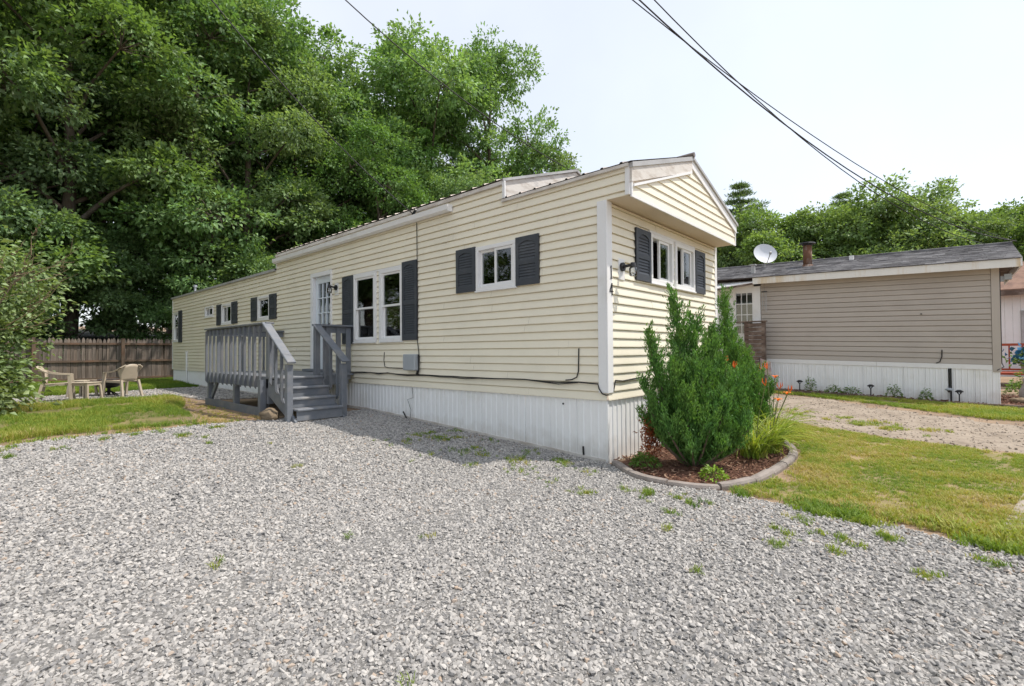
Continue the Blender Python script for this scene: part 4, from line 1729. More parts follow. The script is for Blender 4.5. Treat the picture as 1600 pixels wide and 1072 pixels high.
# ------------------------------------------------------------------ foliage builders
def leaf_quads(P, D, Nn, L, W, fold=.25):
    """folded rhombic leaves: P base points, D direction, Nn normal (n,3); returns V,F (two tris each)"""
    n_ = len(P)
    D = D / np.linalg.norm(D, axis=1, keepdims=True)
    Sd = np.cross(D, Nn)
    Sd /= np.linalg.norm(Sd, axis=1, keepdims=True) + 1e-9
    Nn = np.cross(Sd, D)
    L = np.broadcast_to(np.asarray(L, float), (n_,))[:, None]
    W = np.broadcast_to(np.asarray(W, float), (n_,))[:, None]
    mid = P + D * L * .45 + Nn * W * fold
    V = np.empty((n_, 4, 3))
    V[:, 0] = P
    V[:, 1] = mid + Sd * W * .5
    V[:, 2] = P + D * L - Nn * L * .12
    V[:, 3] = mid - Sd * W * .5
    b_ = np.arange(n_)[:, None] * 4
    Fc = np.concatenate([b_ + [0, 1, 2], b_ + [0, 2, 3]], 1).reshape(-1, 3)
    return V.reshape(-1, 3), Fc


def unit(a):
    return a / (np.linalg.norm(a, axis=1, keepdims=True) + 1e-9)


def tree_geo(seed, H, cr, base=0.2, nlobe=17, ncl=50, per=36, leafL=.20, lflat=.75, clr=.42, droop=.15, tr=.30, low=.6):
    """trunk, limbs and a crown built of leafy lobes (local, base at origin)"""
    r = random.Random(seed)
    q = np.random.default_rng(seed)
    tb = MB()
    lean = (r.uniform(-.05, .05), r.uniform(-.05, .05))
    tp = [(lean[0] * z * H + r.uniform(-.12, .12) * (z > 0), lean[1] * z * H + r.uniform(-.12, .12) * (z > 0), z * H * .9) for z in np.linspace(0, 1, 8)]
    tb.tube([(tp[0][0], tp[0][1], -.4)] + tp, [tr * 1.35] + [tr * (1 - .93 * k / 7) for k in range(8)], 8)

    def trunk_at(u):
        u = min(.999, max(0, u))
        k = min(6, int(u * 7))
        return Vector(tp[k]).lerp(Vector(tp[k + 1]), u * 7 - k)
    C_ = []
    for i in range(nlobe):
        v = (i + .5) / nlobe
        prof = math.sqrt(max(.06, 1 - ((v - .42) / .66) ** 2)) * (low + (1 - low) * min(1, v / .4))
        rl = cr * r.uniform(.30, .46) * (.75 + .25 * prof)
        dist = max(.0, cr * prof * r.uniform(.75, 1.08) - rl * .6)
        az = i * 2.4 + r.uniform(-.7, .7)
        zc = H * (base + (1 - base) * v) - rl * .45 + r.gauss(0, .035) * H
        tc = trunk_at(zc / (H * .9))
        c = Vector((tc.x + math.cos(az) * dist, tc.y + math.sin(az) * dist, zc))
        p0 = trunk_at((zc - dist * r.uniform(.5, .9)) / (H * .9))
        mid = p0.lerp(c, .5) + Vector((r.gauss(0, .15), r.gauss(0, .15), dist * .08))
        rr = tr * .42 * (1 - .6 * v)
        tb.tube([p0, mid, c], [rr, rr * .65, rr * .3], 5, cap=False)
        for k in range(ncl):
            d = Vector((r.gauss(0, 1), r.gauss(0, 1), r.gauss(.25, .8))).normalized()
            ra = rl * r.uniform(.55, 1.12)
            p = c + Vector((d.x * ra, d.y * ra, d.z * ra * lflat - droop * ra * (d.x * d.x + d.y * d.y)))
            if k % 4 == 0:
                tb.tube([c.lerp(mid, .2), c.lerp(p, .55) + Vector((0, 0, .1)), p], [rr * .22, rr * .12, rr * .04], 3, cap=False)
            C_.append((p.x, p.y, p.z, d.x, d.y, d.z, clr * r.uniform(.6, 1.3)))
    cs = np.array(C_)
    idx = np.repeat(np.arange(len(cs)), per)
    off = q.normal(0, .55, (len(idx), 3))
    R_ = cs[idx, 6][:, None]
    P = cs[idx, :3] + off * R_ * np.array([1, 1, .5])
    out_ = cs[idx, 3:6]
    D = unit(out_ * .7 + off * .8 + q.normal(0, .45, (len(idx), 3)) + [0, 0, -.2])
    Nn = unit(out_ * .55 + q.normal(0, .45, (len(idx), 3)) + [0, 0, .75])
    L = leafL * q.uniform(.6, 1.25, len(idx))
    V, Fc = leaf_quads(P, D, Nn, L, L * .62)
    return tb, V, Fc


TREEMESH = {}


def tree_proto(key, m, **kw):
    tb, V, Fc = tree_geo(**kw)
    t = tb.build('trunk', BARK, None, smooth=True, recalc=False)
    c = arr_mesh('crown', V, Fc, m)
    TREEMESH[key] = (t.data, c.data, m)
    bpy.data.objects.remove(t)
    bpy.data.objects.remove(c)


tree_proto('maple', LEAF[0], seed=1, H=17, cr=4.6, base=.24, nlobe=19, ncl=50)
tree_proto('oak', LEAF[0], seed=2, H=17, cr=5.2, base=.26, nlobe=20, ncl=52, leafL=.21, low=.5)
tree_proto('beech', LEAF[2], seed=3, H=18, cr=4.8, base=.22, nlobe=22, ncl=48, lflat=.5, droop=.28, low=.8)
tree_proto('dark', LEAF[1], seed=4, H=18, cr=4.6, base=.22, nlobe=22, ncl=48, lflat=.55, droop=.25, low=.8)
tree_proto('slim', LEAF[2], seed=5, H=15, cr=2.9, base=.2, nlobe=17, ncl=40, leafL=.18, clr=.36, tr=.15)
tree_proto('under', LEAF[0], seed=6, H=7, cr=2.9, base=.22, nlobe=12, ncl=44, leafL=.17, clr=.36, lflat=.5, droop=.3, tr=.09)
tree_proto('far', LEAF_FAR, seed=7, H=13, cr=5.0, base=.2, nlobe=18, ncl=46, leafL=.27, clr=.55)
tree_proto('bright', LEAF_BRIGHT, seed=8, H=6, cr=2.6, base=.15, nlobe=12, ncl=40, leafL=.18, clr=.36)


def pine_geo(seed, H, cr):
    r = random.Random(seed)
    q = np.random.default_rng(seed)
    tb = MB()
    tb.tube([(0, 0, -.4), (0, 0, H * .5), (.1, .05, H * .99)], [.26, .16, .02], 8)
    cs = []
    nw = 17
    for i in range(nw):
        u = .18 + .82 * i / (nw - 1)
        z = u * H
        ln0 = cr * (1 - u) ** .75 * 1.15 + .25
        for j in range(6):
            az = i * 1.1 + j * 1.047 + r.uniform(-.3, .3)
            ln = ln0 * r.uniform(.55, 1.1)
            e = (math.cos(az) * ln, math.sin(az) * ln, z + ln * .22)
            tb.tube([(0, 0, z), e], [.05 * (1.2 - u), .012], 4, cap=False)
            for k in range(max(2, int(ln / .55))):
                t = .35 + .7 * (k + r.random() * .5) / max(2, int(ln / .55))
                cs.append((e[0] * t + r.uniform(-.25, .25), e[1] * t + r.uniform(-.25, .25), z + ln * .22 * t + r.uniform(-.05, .2), az, .55 * r.uniform(.6, 1.1)))
    cs = np.array(cs)
    per = 70
    idx = np.repeat(np.arange(len(cs)), per)
    off = q.normal(0, .5, (len(idx), 3))
    P = cs[idx, :3] + off * cs[idx, 4][:, None] * np.array([1, 1, .35])
    D = unit(np.concatenate([off[:, :2], np.abs(off[:, 2:]) * .5 + .4], 1) + q.normal(0, .3, (len(idx), 3)))
    Nn = unit(q.normal(0, 1, (len(idx), 3)) + [0, 0, .6])
    V, Fc = leaf_quads(P, D, Nn, .34 * q.uniform(.7, 1.2, len(idx)), .07)
    return tb, V, Fc


def pine_proto(key, **kw):
    tb, V, Fc = pine_geo(**kw)
    t = tb.build('trunk', BARK, None, smooth=True, recalc=False)
    c = arr_mesh('crown', V, Fc, PINEM)
    TREEMESH[key] = (t.data, c.data, PINEM)
    bpy.data.objects.remove(t)
    bpy.data.objects.remove(c)


pine_proto('pine', seed=21, H=17, cr=6.8)


def plant_tree(key, x, y, s, rz, label, name='deciduous_tree', group=None, sz=1.0, z=None):
    root = empty(name, (x, y, (gz(x, y) if z is None else z)), label, 'tree', group, rz)
    tm, cm, m = TREEMESH[key]
    for nm, me in (('trunk', tm), ('crown', cm)):
        o = bpy.data.objects.new(nm, me)
        col.objects.link(o)
        o.parent = root
    root.scale = (s, s, s * sz)
    return root


# front row of the wood, left to right in the picture
FR = 'trees of the wood behind the fence'
front = [
    ('dark', -5.8, 23.6, 1.05, .4, 'tall dark leafy tree at the far left edge of the wood'),
    ('beech', -2.2, 24.2, 1.10, 1.7, 'broad layered tree rising right behind the left half of the fence'),
    ('dark', 1.8, 24.0, 1.12, 2.9, 'dark layered tree behind the fence post, its top out of the picture'),
    ('beech', 4.4, 23.4, 1.0, 4.2, 'fresh green layered tree beyond the rear end of the cream home'),
    ('oak', 7.0, 25.4, 1.12, 5.0, 'tall tree with a pointed crown seen above the low rear roof'),
    ('maple', 10.6, 20.6, .78, .9, 'lower rounded tree over the step in the cream roof'),
    ('oak', 16.6, 22.8, 1.24, 2.2, 'large wide crowned oak standing highest above the middle roof'),
    ('maple', 14.2, 18.6, .72, 3.6, 'mid height maple between the roof gutter and the large oak'),
    ('maple', 18.7, 20.4, 1.02, 4.4, 'rounded tree at the right shoulder of the wood above the raised roof'),
    ('slim', 22.0, 17.4, 1.04, 1.1, 'slim bright tree ending the wood beside the roof peak'),
]
for (k, x, y, s, rz, lb) in front:
    plant_tree(k, x, y, s, rz, lb, group=FR, sz=1.40 if k == 'maple' and x > 18 else 1.0)
back = [('dark', -8.5, 27, 1.1), ('oak', -3.6, 29.5, 1.3), ('maple', .6, 29.5, 1.35), ('dark', 4.2, 29, 1.3), ('maple', 7.2, 30.5, 1.15), ('oak', 14.3, 27.0, 1.14),
        ('beech', 13.0, 24.0, .9), ('dark', 17.6, 27.0, 1.0), ('oak', 21.0, 24.5, .92), ('dark', -6.0, 34, 1.4), ('oak', -1.0, 36, 1.45), ('maple', 4.5, 37, 1.45), ('oak', 10.0, 36, 1.3), ('maple', 16.0, 33.5, 1.1)]
for i, (k, x, y, s) in enumerate(back):
    plant_tree(k, x, y, s, i * 1.9 + .3, 'leafy tree deep in the wood, mostly hidden by the front row', group='trees deep in the wood')
ul = ['low leafy tree leaning over the fence behind the bush', 'drooping young tree behind the left fence panel', 'young tree with hanging sprays behind the fence post', 'young tree behind the fence end, next to the rear window',
      'understorey tree just behind the vent pipe of the cream home', 'understorey tree above the two small rear windows', 'understorey tree over the lower roof, left of the gutter', 'understorey tree right behind the gutter end',
      'understorey tree behind the middle of the gutter', 'understorey tree rising over the raised roof edge', 'low tree at the right foot of the wood by the roof gable']
und = [(-4.8, 22.4, .8), (-2.4, 23.4, .95), (.4, 24.6, .8), (2.9, 22.6, .9), (4.6, 20.6, .85), (6.6, 19.4, .9), (8.2, 18.2, .9), (10.4, 16.4, .85), (9.4, 19.0, 1.05), (12.6, 16.0, .9), (17.0, 15.6, .95)]
for i, (x, y, s) in enumerate(und):
    plant_tree('under', x, y, s, i * 2.1, ul[i], name='understorey_tree', group='young trees along the edge of the wood')

# trees left of the frame (seen in window reflections)
for i, (k, x, y, s) in enumerate([('oak', -12, 24, 1.1), ('dark', -16, 20, 1.1), ('maple', -19, 14, 1.0), ('oak', -22, 8, 1.05), ('dark', -11, 27, 1.2)]):
    plant_tree(k, x, y, s, i * 1.3, 'tall leafy tree standing left of the yard, outside the picture', group='trees left of the yard')

# trees behind the neighbouring home
plant_tree('pine', 47.0, 12.6, .98, .6, 'tall dark pine rising beside the gable of the cream home', name='pine_tree')
plant_tree('far', 46.0, 13.6, .92, 4.1, 'rounded green tree standing close in front of the tall pine', group='trees behind the taupe home')
plant_tree('far', 44.0, 8.6, 1.0, 1.2, 'rounded green tree at the right foot of the tall pine', group='trees behind the taupe home')
plant_tree('far', 45.5, 5.6, .92, 2.4, 'green tree directly behind the rusty chimney', group='trees behind the taupe home')
plant_tree('pine', 52.0, 4.6, .88, 2.6, 'smaller pine showing over the trees right of the chimney', name='pine_tree')
plant_tree('far', 46.0, 2.4, 1.04, 3.3, 'large broad tree in the middle, crossed by the thick wires', group='trees behind the taupe home')
plant_tree('far', 48.0, -.6, 1.05, 4.6, 'large broad tree with the highest top behind the taupe roof', group='trees behind the taupe home')
plant_tree('far', 48.0, -4.0, .84, 5.6, 'lower tree behind the right third of the taupe roof', group='trees behind the taupe home')
plant_tree('far', 50.0, -6.6, .84, .3, 'lower tree over the end of the taupe roof where the wires land', group='trees behind the taupe home')
plant_tree('far', 47.0, -9.4, .8, .8, 'tree at the right edge of the picture above the brown roof', group='trees behind the taupe home')
for i, (x, y, s) in enumerate([(50, 18, .95), (50, 15, 1.0), (53, 10, 1.0), (56, 0, 1.05), (56, -9, 1.0), (54, -13, 1.0), (58, -5, 1.0)]):
    plant_tree('far', x, y, s, i + .4, 'far tree filling the gaps behind the row beyond the taupe home', group='far trees beyond the taupe home')
for i, (x, y, s, lb) in enumerate([(25.5, 7.6, .75, 'bright yellow-green shrub tree under the eave of the cream home'), (27, 5.7, .75, 'bright yellow-green shrub tree behind the satellite dish'), (28.5, 3.8, .85, 'bright yellow-green shrub tree between dish and chimney')]):
    plant_tree('bright', x, y, s, i * 2.0, lb, name='shrub_tree', group='bright shrubs behind the taupe home')
# right of the frame (they show in the end windows)
for i, (k, x, y, s) in enumerate([('pine', 27, -15, .7), ('far', 24, -20, .7), ('far', 34, -17, .8)]):
    plant_tree(k, x, y, s, i * 1.4, 'tree standing right of the taupe home, outside the picture', name='roadside_tree', group='trees right of the road')

# ------------------------------------------------------------------ leafy bush at the left
lil = empty('lilac_bush', (-5.12, 9.4, gz(-5, 9.4)), 'big leafy bush with dry brown seed heads at the left edge of the lawn', 'bush')
q = np.random.default_rng(77)
stems = MB()
cl = []
seedp = []
rr = random.Random(5)
for i in range(30):
    az = rr.uniform(0, 6.283)
    sp = rr.uniform(.25, 1.75)
    h = 3.15 - .62 * sp + rr.uniform(-.3, .25)
    e = Vector((math.cos(az) * sp, math.sin(az) * sp, h))
    p0 = Vector((math.cos(az) * .18, math.sin(az) * .18, -.05))
    m1 = Vector((math.cos(az) * sp * .35, math.sin(az) * sp * .35, h * .5))
    stems.tube([p0, m1, e], [.03, .018, .006], 5, cap=False)
    for j in range(11):
        t = .12 + .88 * (j + rr.random()) / 11
        bp = p0.lerp(m1, t / .5) if t < .5 else m1.lerp(e, (t - .5) / .5)
        a2 = az + rr.uniform(-1.4, 1.4)
        ll = rr.uniform(.15, .6)
        c = bp + Vector((math.cos(a2) * ll, math.sin(a2) * ll, rr.uniform(-.1, .2)))
        stems.tube([bp, c], [.008, .003], 3, cap=False)
        cl.append((c.x, c.y, c.z, a2))
    seedp.append(e)
# lower skirt of foliage
for i in range(70):
    az = rr.uniform(0, 6.283)
    d = rr.uniform(.3, 1.15)
    cl.append((math.cos(az) * d, math.sin(az) * d, rr.uniform(.15, .9), az))
cl = np.array(cl)
per = 46
idx = np.repeat(np.arange(len(cl)), per)
off = q.normal(0, .155, (len(idx), 3)) * [1, 1, .8]
P = cl[idx, :3] + off
hd = np.stack([np.cos(cl[idx, 3]), np.sin(cl[idx, 3]), np.full(len(idx), -.25)], 1)
D = unit(hd * .7 + off * 4 + q.normal(0, .45, (len(idx), 3)))
Nn = unit(q.normal(0, .5, (len(idx), 3)) + [0, 0, .9])
L = .10 * q.uniform(.6, 1.25, len(idx))
V, Fc = leaf_quads(P, D, Nn, L, L * .68)
stems.build('stems', TWIG, lil, local=True, recalc=False)
arr_mesh('foliage', V, Fc, LILAC, lil)
sd = MB()
PV = []
for e in seedp + [Vector((rr.gauss(0, .9), rr.gauss(0, .9), rr.uniform(2.3, 3.0))) for _ in range(16)]:
    if e.z < 1.9:
        continue
    tip = e + Vector((e.x * .16, e.y * .16, rr.uniform(.18, .42)))
    sd.tube([e - Vector((0, 0, .3)), e, tip], [.006, .005, .002], 4, cap=False)
    for _ in range(26):
        t = rr.random()
        PV.append((e.lerp(tip, t), .06 * (1.1 - t)))
Pn = np.array([tuple(p) for p, _ in PV])
sp_ = np.array([s_ for _, s_ in PV])
Dn = unit(q.normal(0, 1, (len(Pn), 3)) + [0, 0, .5])
V2, F2 = leaf_quads(Pn, Dn, unit(q.normal(0, 1, (len(Pn), 3))), sp_, sp_ * .3)
b0 = len(sd.v)
sd.v += [tuple(v) for v in V2]
sd.f += [tuple(int(i) + b0 for i in f) for f in F2]
# bare dead branches reaching right
for k in range(11):
    a = Vector((rr.uniform(.2, 1.0), rr.uniform(-.9, -.2), rr.uniform(1.3, 2.4)))
    o1 = Vector((rr.uniform(.2, .5), -rr.uniform(.2, .5), rr.uniform(.0, .3)))
    o2 = o1 * 1.7 + Vector((rr.uniform(-.1, .1), rr.uniform(-.1, .1), rr.uniform(-.1, .25)))
    sd.tube([a, a + o1, a + o2], [.009, .006, .002], 4, cap=False)
    for _ in range(3):
        t = rr.uniform(.2, .9)
        c = a + (o2 * t)
        sd.tube([c, c + Vector((rr.uniform(-.1, .3), rr.uniform(-.3, .1), rr.uniform(-.05, .3)))], [.005, .0015], 3, cap=False)
sd.build('seed_heads', SEEDHEAD, lil, local=True, recalc=False)


# ------------------------------------------------------------------ junipers
def juniper(name, loc, label, leaders, seed, dead=False):
    root = empty(name, (loc[0], loc[1], gz(*loc)), label, 'shrub', 'upright junipers in the garden bed')
    q = np.random.default_rng(seed)
    r = random.Random(seed)
    tb = MB()
    Ps, Ds, Ls, Dd = [], [], [], []
    for (tx, ty, tz, w_) in leaders:
        p0 = Vector((tx * .12, ty * .12, .0))
        p1 = Vector((tx * .55, ty * .55, tz * .42))
        p2 = Vector((tx, ty, tz))
        tb.tube([p0, p1, p2], [.022, .014, .003], 5, cap=False)
        nsp = int(32 * tz) + 12
        for i in range(nsp):
            t = .04 + .96 * (i + r.random()) / nsp
            a = p0 * (1 - t) ** 2 + p1 * 2 * t * (1 - t) + p2 * t * t
            az = r.uniform(0, 6.283)
            wl = (w_ + .02) * (.38 + .75 * (1 - t) ** .7) * r.uniform(.6, 1.25)
            steep = r.uniform(1.2, 2.6) + 1.5 * t
            ax = Vector((math.cos(az) * wl * .8, math.sin(az) * wl * .8, wl * .8 * steep * .6 + .05))
            # spray: dense pointed plume of scale-leaf blades along ax, nodding outwards at the tip
            m_ = 105
            u = q.random(m_)
            rad = .062 * (1.0 - u) ** .75 * (.35 + u * 1.3).clip(0, 1) + .005
            base_ = np.array(a)[None] + np.array(ax)[None] * (u[:, None] * 1.2) + q.normal(0, 1, (m_, 3)) * rad[:, None] * .6
            dd = unit(np.array(ax)[None] / ax.length * 1.2 + q.normal(0, .36, (m_, 3)))
            Ps.append(base_)
            Ds.append(dd)
            Ls.append(.048 * (1.15 - .5 * u) * q.uniform(.7, 1.2, m_))
    P = np.concatenate(Ps)
    D = np.concatenate(Ds)
    L = np.concatenate(Ls)
    k = P[:, 2] > .0
    P, D, L = P[k], D[k], L[k]
    Nn = unit(q.normal(0, 1, P.shape))
    V, Fc = leaf_quads(P, D, Nn, L, L * .26)
    tb.build('branches', TWIG, root, local=True, recalc=False)
    arr_mesh('foliage', V, Fc, JUNI, root)
    if dead:
        m_ = 800
        P = np.array([rt0.x * -.46, rt0.y * -.46, .36])[None] + q.normal(0, 1, (m_, 3)) * [.05, .05, .13]
        V, Fc = leaf_quads(P, unit(q.normal(0, 1, (m_, 3))), unit(q.normal(0, 1, (m_, 3))), .055, .014)
        o = arr_mesh('dead_foliage', V, Fc, JUNI_DEAD, root)
        o['label'] = 'rust brown dead foliage low on the left side'
    return root


# leader tips given as offsets along picture-right (r) and picture-depth (d)
def rd(r_, d_):
    return (rt0.x * r_ + fw.x * d_, rt0.y * r_ + fw.y * d_)


LD1 = [(-.17, .05, 1.80, .17), (.07, .08, 1.55, .17), (-.50, -.02, 1.38, .15), (.22, -.02, 1.28, .19), (.33, .10, 1.10, .19), (-.32, -.18, 1.05, .20), (.02, -.22, 1.02, .22),
       (.42, -.14, .88, .22), (-.52, .10, .85, .19), (.52, -.02, .76, .21), (-.20, -.34, .74, .22), (.22, -.36, .70, .22), (-.52, -.18, .62, .20), (.52, .12, .85, .21), (-.05, .20, 1.3, .19),
       (.0, -.44, .46, .22), (.44, -.34, .44, .22), (-.40, -.36, .44, .20), (.16, -.42, .26, .20), (-.18, -.44, .24, .20), (.40, -.3, .26, .20), (-.44, -.2, .34, .18), (-.05, .0, 1.0, .22), (.18, .1, .8, .24), (-.2, .1, .8, .24),
       (.54, -.18, .5, .2), (-.56, -.02, .5, .18)]
juniper('juniper_shrub', (.50, -.78), 'tall feathery green juniper shrub at the front of the garden bed', [(*rd(a, d), z, w_) for a, d, z, w_ in LD1], 3, True)
LD2 = [(-.08, 0, 1.95, .17), (.05, .10, 1.48, .18), (.20, -.05, 1.18, .20), (.38, .0, .90, .20), (-.02, -.18, 1.25, .20), (.50, -.10, .68, .19), (.24, -.22, .75, .20), (-.25, .2, 1.38, .20), (.38, .2, .9, .19), (.12, -.28, .6, .20), (-.30, -.1, 1.5, .18),
       (.04, -.24, .35, .2), (.30, -.18, .4, .2), (.05, .0, .95, .24), (.44, -.2, .35, .2)]
juniper('juniper_shrub', (2.25, -.62), 'narrower juniper shrub farther back, beside the end wall and daylilies', [(*rd(a, d), z, w_) for a, d, z, w_ in LD2], 4)


# ------------------------------------------------------------------ daylilies
def daylily(loc, n_, L0, label, seed, flowers=()):
    root = empty('daylily', (loc[0], loc[1], gz(*loc) + .02), label, 'plant', 'daylilies in the garden bed')
    r = random.Random(seed)
    V, Fc = [], []
    for _ in range(n_):
        az = r.uniform(0, 6.283)
        L = L0 * r.uniform(.6, 1.15)
        w_ = .0085 * r.uniform(.8, 1.3)
        arch = r.uniform(.5, 1.25)
        bx, by = r.gauss(0, .05), r.gauss(0, .05)
        k = 8
        b0 = len(V)
        x = z = 0.0
        el = r.uniform(1.05, 1.45)
        for i in range(k + 1):
            t = i / k
            ww = w_ * (1 - t) ** .5 if t > .3 else w_
            sx_, sy_ = -math.sin(az) * ww, math.cos(az) * ww
            px, py = bx + math.cos(az) * x, by + math.sin(az) * x
            V += [(px - sx_, py - sy_, z + .003), (px, py, z), (px + sx_, py + sy_, z + .003)]
            a = el - arch * t * 1.9
            x += math.cos(a) * L / k
            z = max(.01, z + math.sin(a) * L / k)
        for i in range(k):
            a = b0 + 3 * i
            Fc += [(a, a + 1, a + 4, a + 3), (a + 1, a + 2, a + 5, a + 4)]
    arr_mesh('leaves', V, Fc, LILY, root, smooth=True)
    for (dx, dy, h, op) in flowers:
        b = MB()
        b.tube([(0, 0, 0), (dx * .35, dy * .35, h * .55), (dx, dy, h)], [.006, .005, .004], 5)
        b.build('stalk', LILYSTEM, root, local=True, recalc=False)
        V, Fc = [], []
        if op:
            for i in range(6):
                a = i * math.pi / 3 + dx * 9
                c, s = math.cos(a), math.sin(a)
                b0 = len(V)
                for (d, zz, ww) in ((.0, 0, .006), (.018, .026, .013), (.040, .034, .012), (.056, .022, .002)):
                    V += [(dx + c * d - s * ww, dy + s * d + c * ww, h + zz), (dx + c * d + s * ww, dy + s * d - c * ww, h + zz)]
                Fc += [(b0 + 2 * k, b0 + 2 * k + 1, b0 + 2 * k + 3, b0 + 2 * k + 2) for k in range(3)]
            arr_mesh('flower', V, Fc, ORANGE, root, smooth=True)
        else:
            b = MB()
            for k in range(3):
                ax, ay = dx + r.uniform(-.04, .04), dy + r.uniform(-.04, .04)
                b.tube([(dx, dy, h - .02), (ax, ay, h + .03), (ax + r.uniform(-.02, .02), ay, h + .075)], [.003, .007, .002], 5)
            b.build('bud', ORANGE, root, local=True, recalc=False)


daylily((1.22, -1.20), 110, .72, 'clump of yellow-green daylily leaves right of the front juniper', 1, ((.1, -.1, .85, False),))
daylily((1.68, -1.26), 120, .72, 'middle clump of daylily leaves arching over the edging stones', 2, ((*rd(.12, .05), .62, True), (*rd(.02, .1), 1.02, False)))
daylily((2.22, -1.14), 120, .74, 'daylily clump nearest the road end of the bed, with orange flowers', 3, ((*rd(.20, .0), .66, True), (*rd(.16, .1), .74, False), (*rd(.02, -.05), .88, True), (*rd(.26, .05), .70, False)))
daylily((1.70, -.78), 80, .72, 'daylily clump between the two junipers, with tall orange buds', 4, ((*rd(-.05, .0), 1.10, False), (*rd(.08, .05), 1.03, False)))
daylily((2.66, -.86), 90, .66, 'small daylily clump at the back end of the bed', 5, ((*rd(.1, .1), .92, True), (*rd(.05, .0), .98, False)))


def herb(loc, r_, h, n_, label, seed, m=None, name='leafy_plant', lf=.045):
    q = np.random.default_rng(seed)
    d = np.sqrt(q.random(n_)) * r_
    a = q.uniform(0, 6.283, n_)
    z = h * (1 - (d / r_) ** 2) * q.uniform(.4, 1, n_) + .01
    P = np.stack([d * np.cos(a), d * np.sin(a), z], 1)
    D = unit(np.stack([np.cos(a), np.sin(a), q.normal(.2, .4, n_)], 1) + q.normal(0, .5, (n_, 3)))
    V, Fc = leaf_quads(P, D, unit(q.normal(0, .45, (n_, 3)) + [0, 0, 1]), lf * q.uniform(.6, 1.2, n_), lf * .5)
    root = empty(name, (loc[0], loc[1], gz(*loc) + .02), label, 'plant')
    arr_mesh('leaves', V, Fc, m or HERB, root)
    b = MB()
    for i in range(7):
        t = i * .9
        b.tube([(0, 0, -.02), (math.cos(t) * r_ * .5, math.sin(t) * r_ * .5, h * .7)], [.004, .002], 4)
    b.build('stems', LILYSTEM, root, local=True, recalc=False)


herb((.06, -.42), .15, .14, 300, 'low green leafy plant beside the skirting corner in the bed', 1)
herb((.02, -1.16), .12, .12, 190, 'small pale green plant at the front bend of the bed', 2, LEAF_BRIGHT)

# ------------------------------------------------------------------ the taupe neighbour
NX, NY = 10.45, -3.72
NLEN, NW = 15.0, 3.6
nb_ = empty('mobile_home', (NX + 1.8, NY + 7, 0), 'taupe mobile home with white skirting and grey shingle roof across the dirt road', 'mobile home')
NT = .026                                       # the whole house climbs slightly with the ground


def NXF(s, d, z):
    return (NX - d, NY + s, z + NT * s)


SB, ST = .86, 3.055
siding(nb_, NXF, .12, 4.86, SB, ST, [], SIDING2, e=.1275, lip=.016, seed=9)
b = MB(NXF)
b.box((-.02, -.02, .70), (.115, .024, ST))
b.build('corner_trim', SIDING2, nb_)
b = MB(NXF)
b.box((.12, .0, .745), (2.2, .02, .855))
b.build('base_board', WHITE, nb_)
b = MB(NXF)
b.box((2.205, .0, .745), (4.86, .02, .855))
b.build('base_board', WHITE, nb_)
NSK = lambda s, d, z: NXF(s, d - .0, z)
skirt_panels(nb_, NSK, .0, .84, .745, lambda s: -.10 - NT * s + .036 * s * 0, SKIRT)
skirt_panels(nb_, NSK, .86, 4.9, .745, lambda s: -.10, SKIRT)
b = MB(NXF)
b.box((.80, .01, -.05), (.835, .045, .75))
b.build('black_pipe', BLACK, nb_)
# end wall, back wall
b = MB(NXF)
b.box((-.001, -NW, -.1), (.0, -.001, ST))
b.box((0.001, -NW, -.1), (NLEN, -NW + .02, ST))
b.build('side_wall', SIDING2, nb_)
# fascia, soffit, shingled roof
b = MB(NXF)
b.box((-.33, .275, 2.985), (5.0, .30, 3.165))
b.build('fascia_board', RUSTY_WHITE, nb_)
b = MB(NXF)
b.box((-.33, -.02, 3.05), (4.99, .274, 3.062))
b.build('soffit', WHITE, nb_)
b = MB(NXF)
b.prism([(.30, 3.0), (.30, 3.17), (-1.8, 3.80), (-NW - .3, 3.17), (-NW - .3, 3.0)], 0, -.36, -.33)
b.build('rake_board', WHITE, nb_)
b = MB(NXF)
b.prism([(.29, 3.165), (-1.8, 3.78), (-NW - .29, 3.165)], 0, -.329, NLEN)
b.build('roof_deck', OLDWOOD, nb_)
rows = 16
rs_ = random.Random(2)
sh = MB(NXF)
for side in (1, -1):
    for i in range(rows):
        t0, t1 = i / rows, (i + 1.15) / rows
        d0_, d1_ = .33 - 2.13 * t0, .33 - 2.13 * t1
        z0_, z1_ = 3.172 + .632 * t0, 3.172 + .632 * t1
        if side < 0:
            d0_, d1_ = -3.6 - d0_, -3.6 - d1_
        s = -.36 - rs_.random() * .3
        while s < NLEN if side == 1 else s < -.3:
            e = s + .30 + rs_.random() * .12
            a, c = max(s, -.36), min(e - .006, NLEN)
            if c > a:
                th = .012 + rs_.random() * .009
                jz = rs_.uniform(-.002, .004)
                sh.add([(a, d0_ + rs_.uniform(-.008, .008), z0_ + th), (c, d0_, z0_ + th + jz), (c, d1_, z1_ + .004), (a, d1_, z1_ + .004), (a, d0_, z0_ - .002), (c, d0_, z0_ - .002)],
                       [(0, 1, 2, 3), (0, 4, 5, 1)])
            s = e
        if side < 0:
            sh.add([(-.36, d0_, z0_ + .012), (NLEN, d0_, z0_ + .012), (NLEN, d1_, z1_ + .004), (-.36, d1_, z1_ + .004)], [(0, 1, 2, 3)])
o = sh.build('shingles', SHINGLE, nb_, recalc=False)
o['kind'] = 'stuff'
b = MB(NXF)
b.tube([(-.36, -1.8, 3.815), (NLEN, -1.8, 3.815)], .05, 6)
b.build('ridge_cap', SHINGLE, nb_)
# chimney, vents
def roofz(d):
    return 3.172 + .632 * (.33 - d) / 2.13


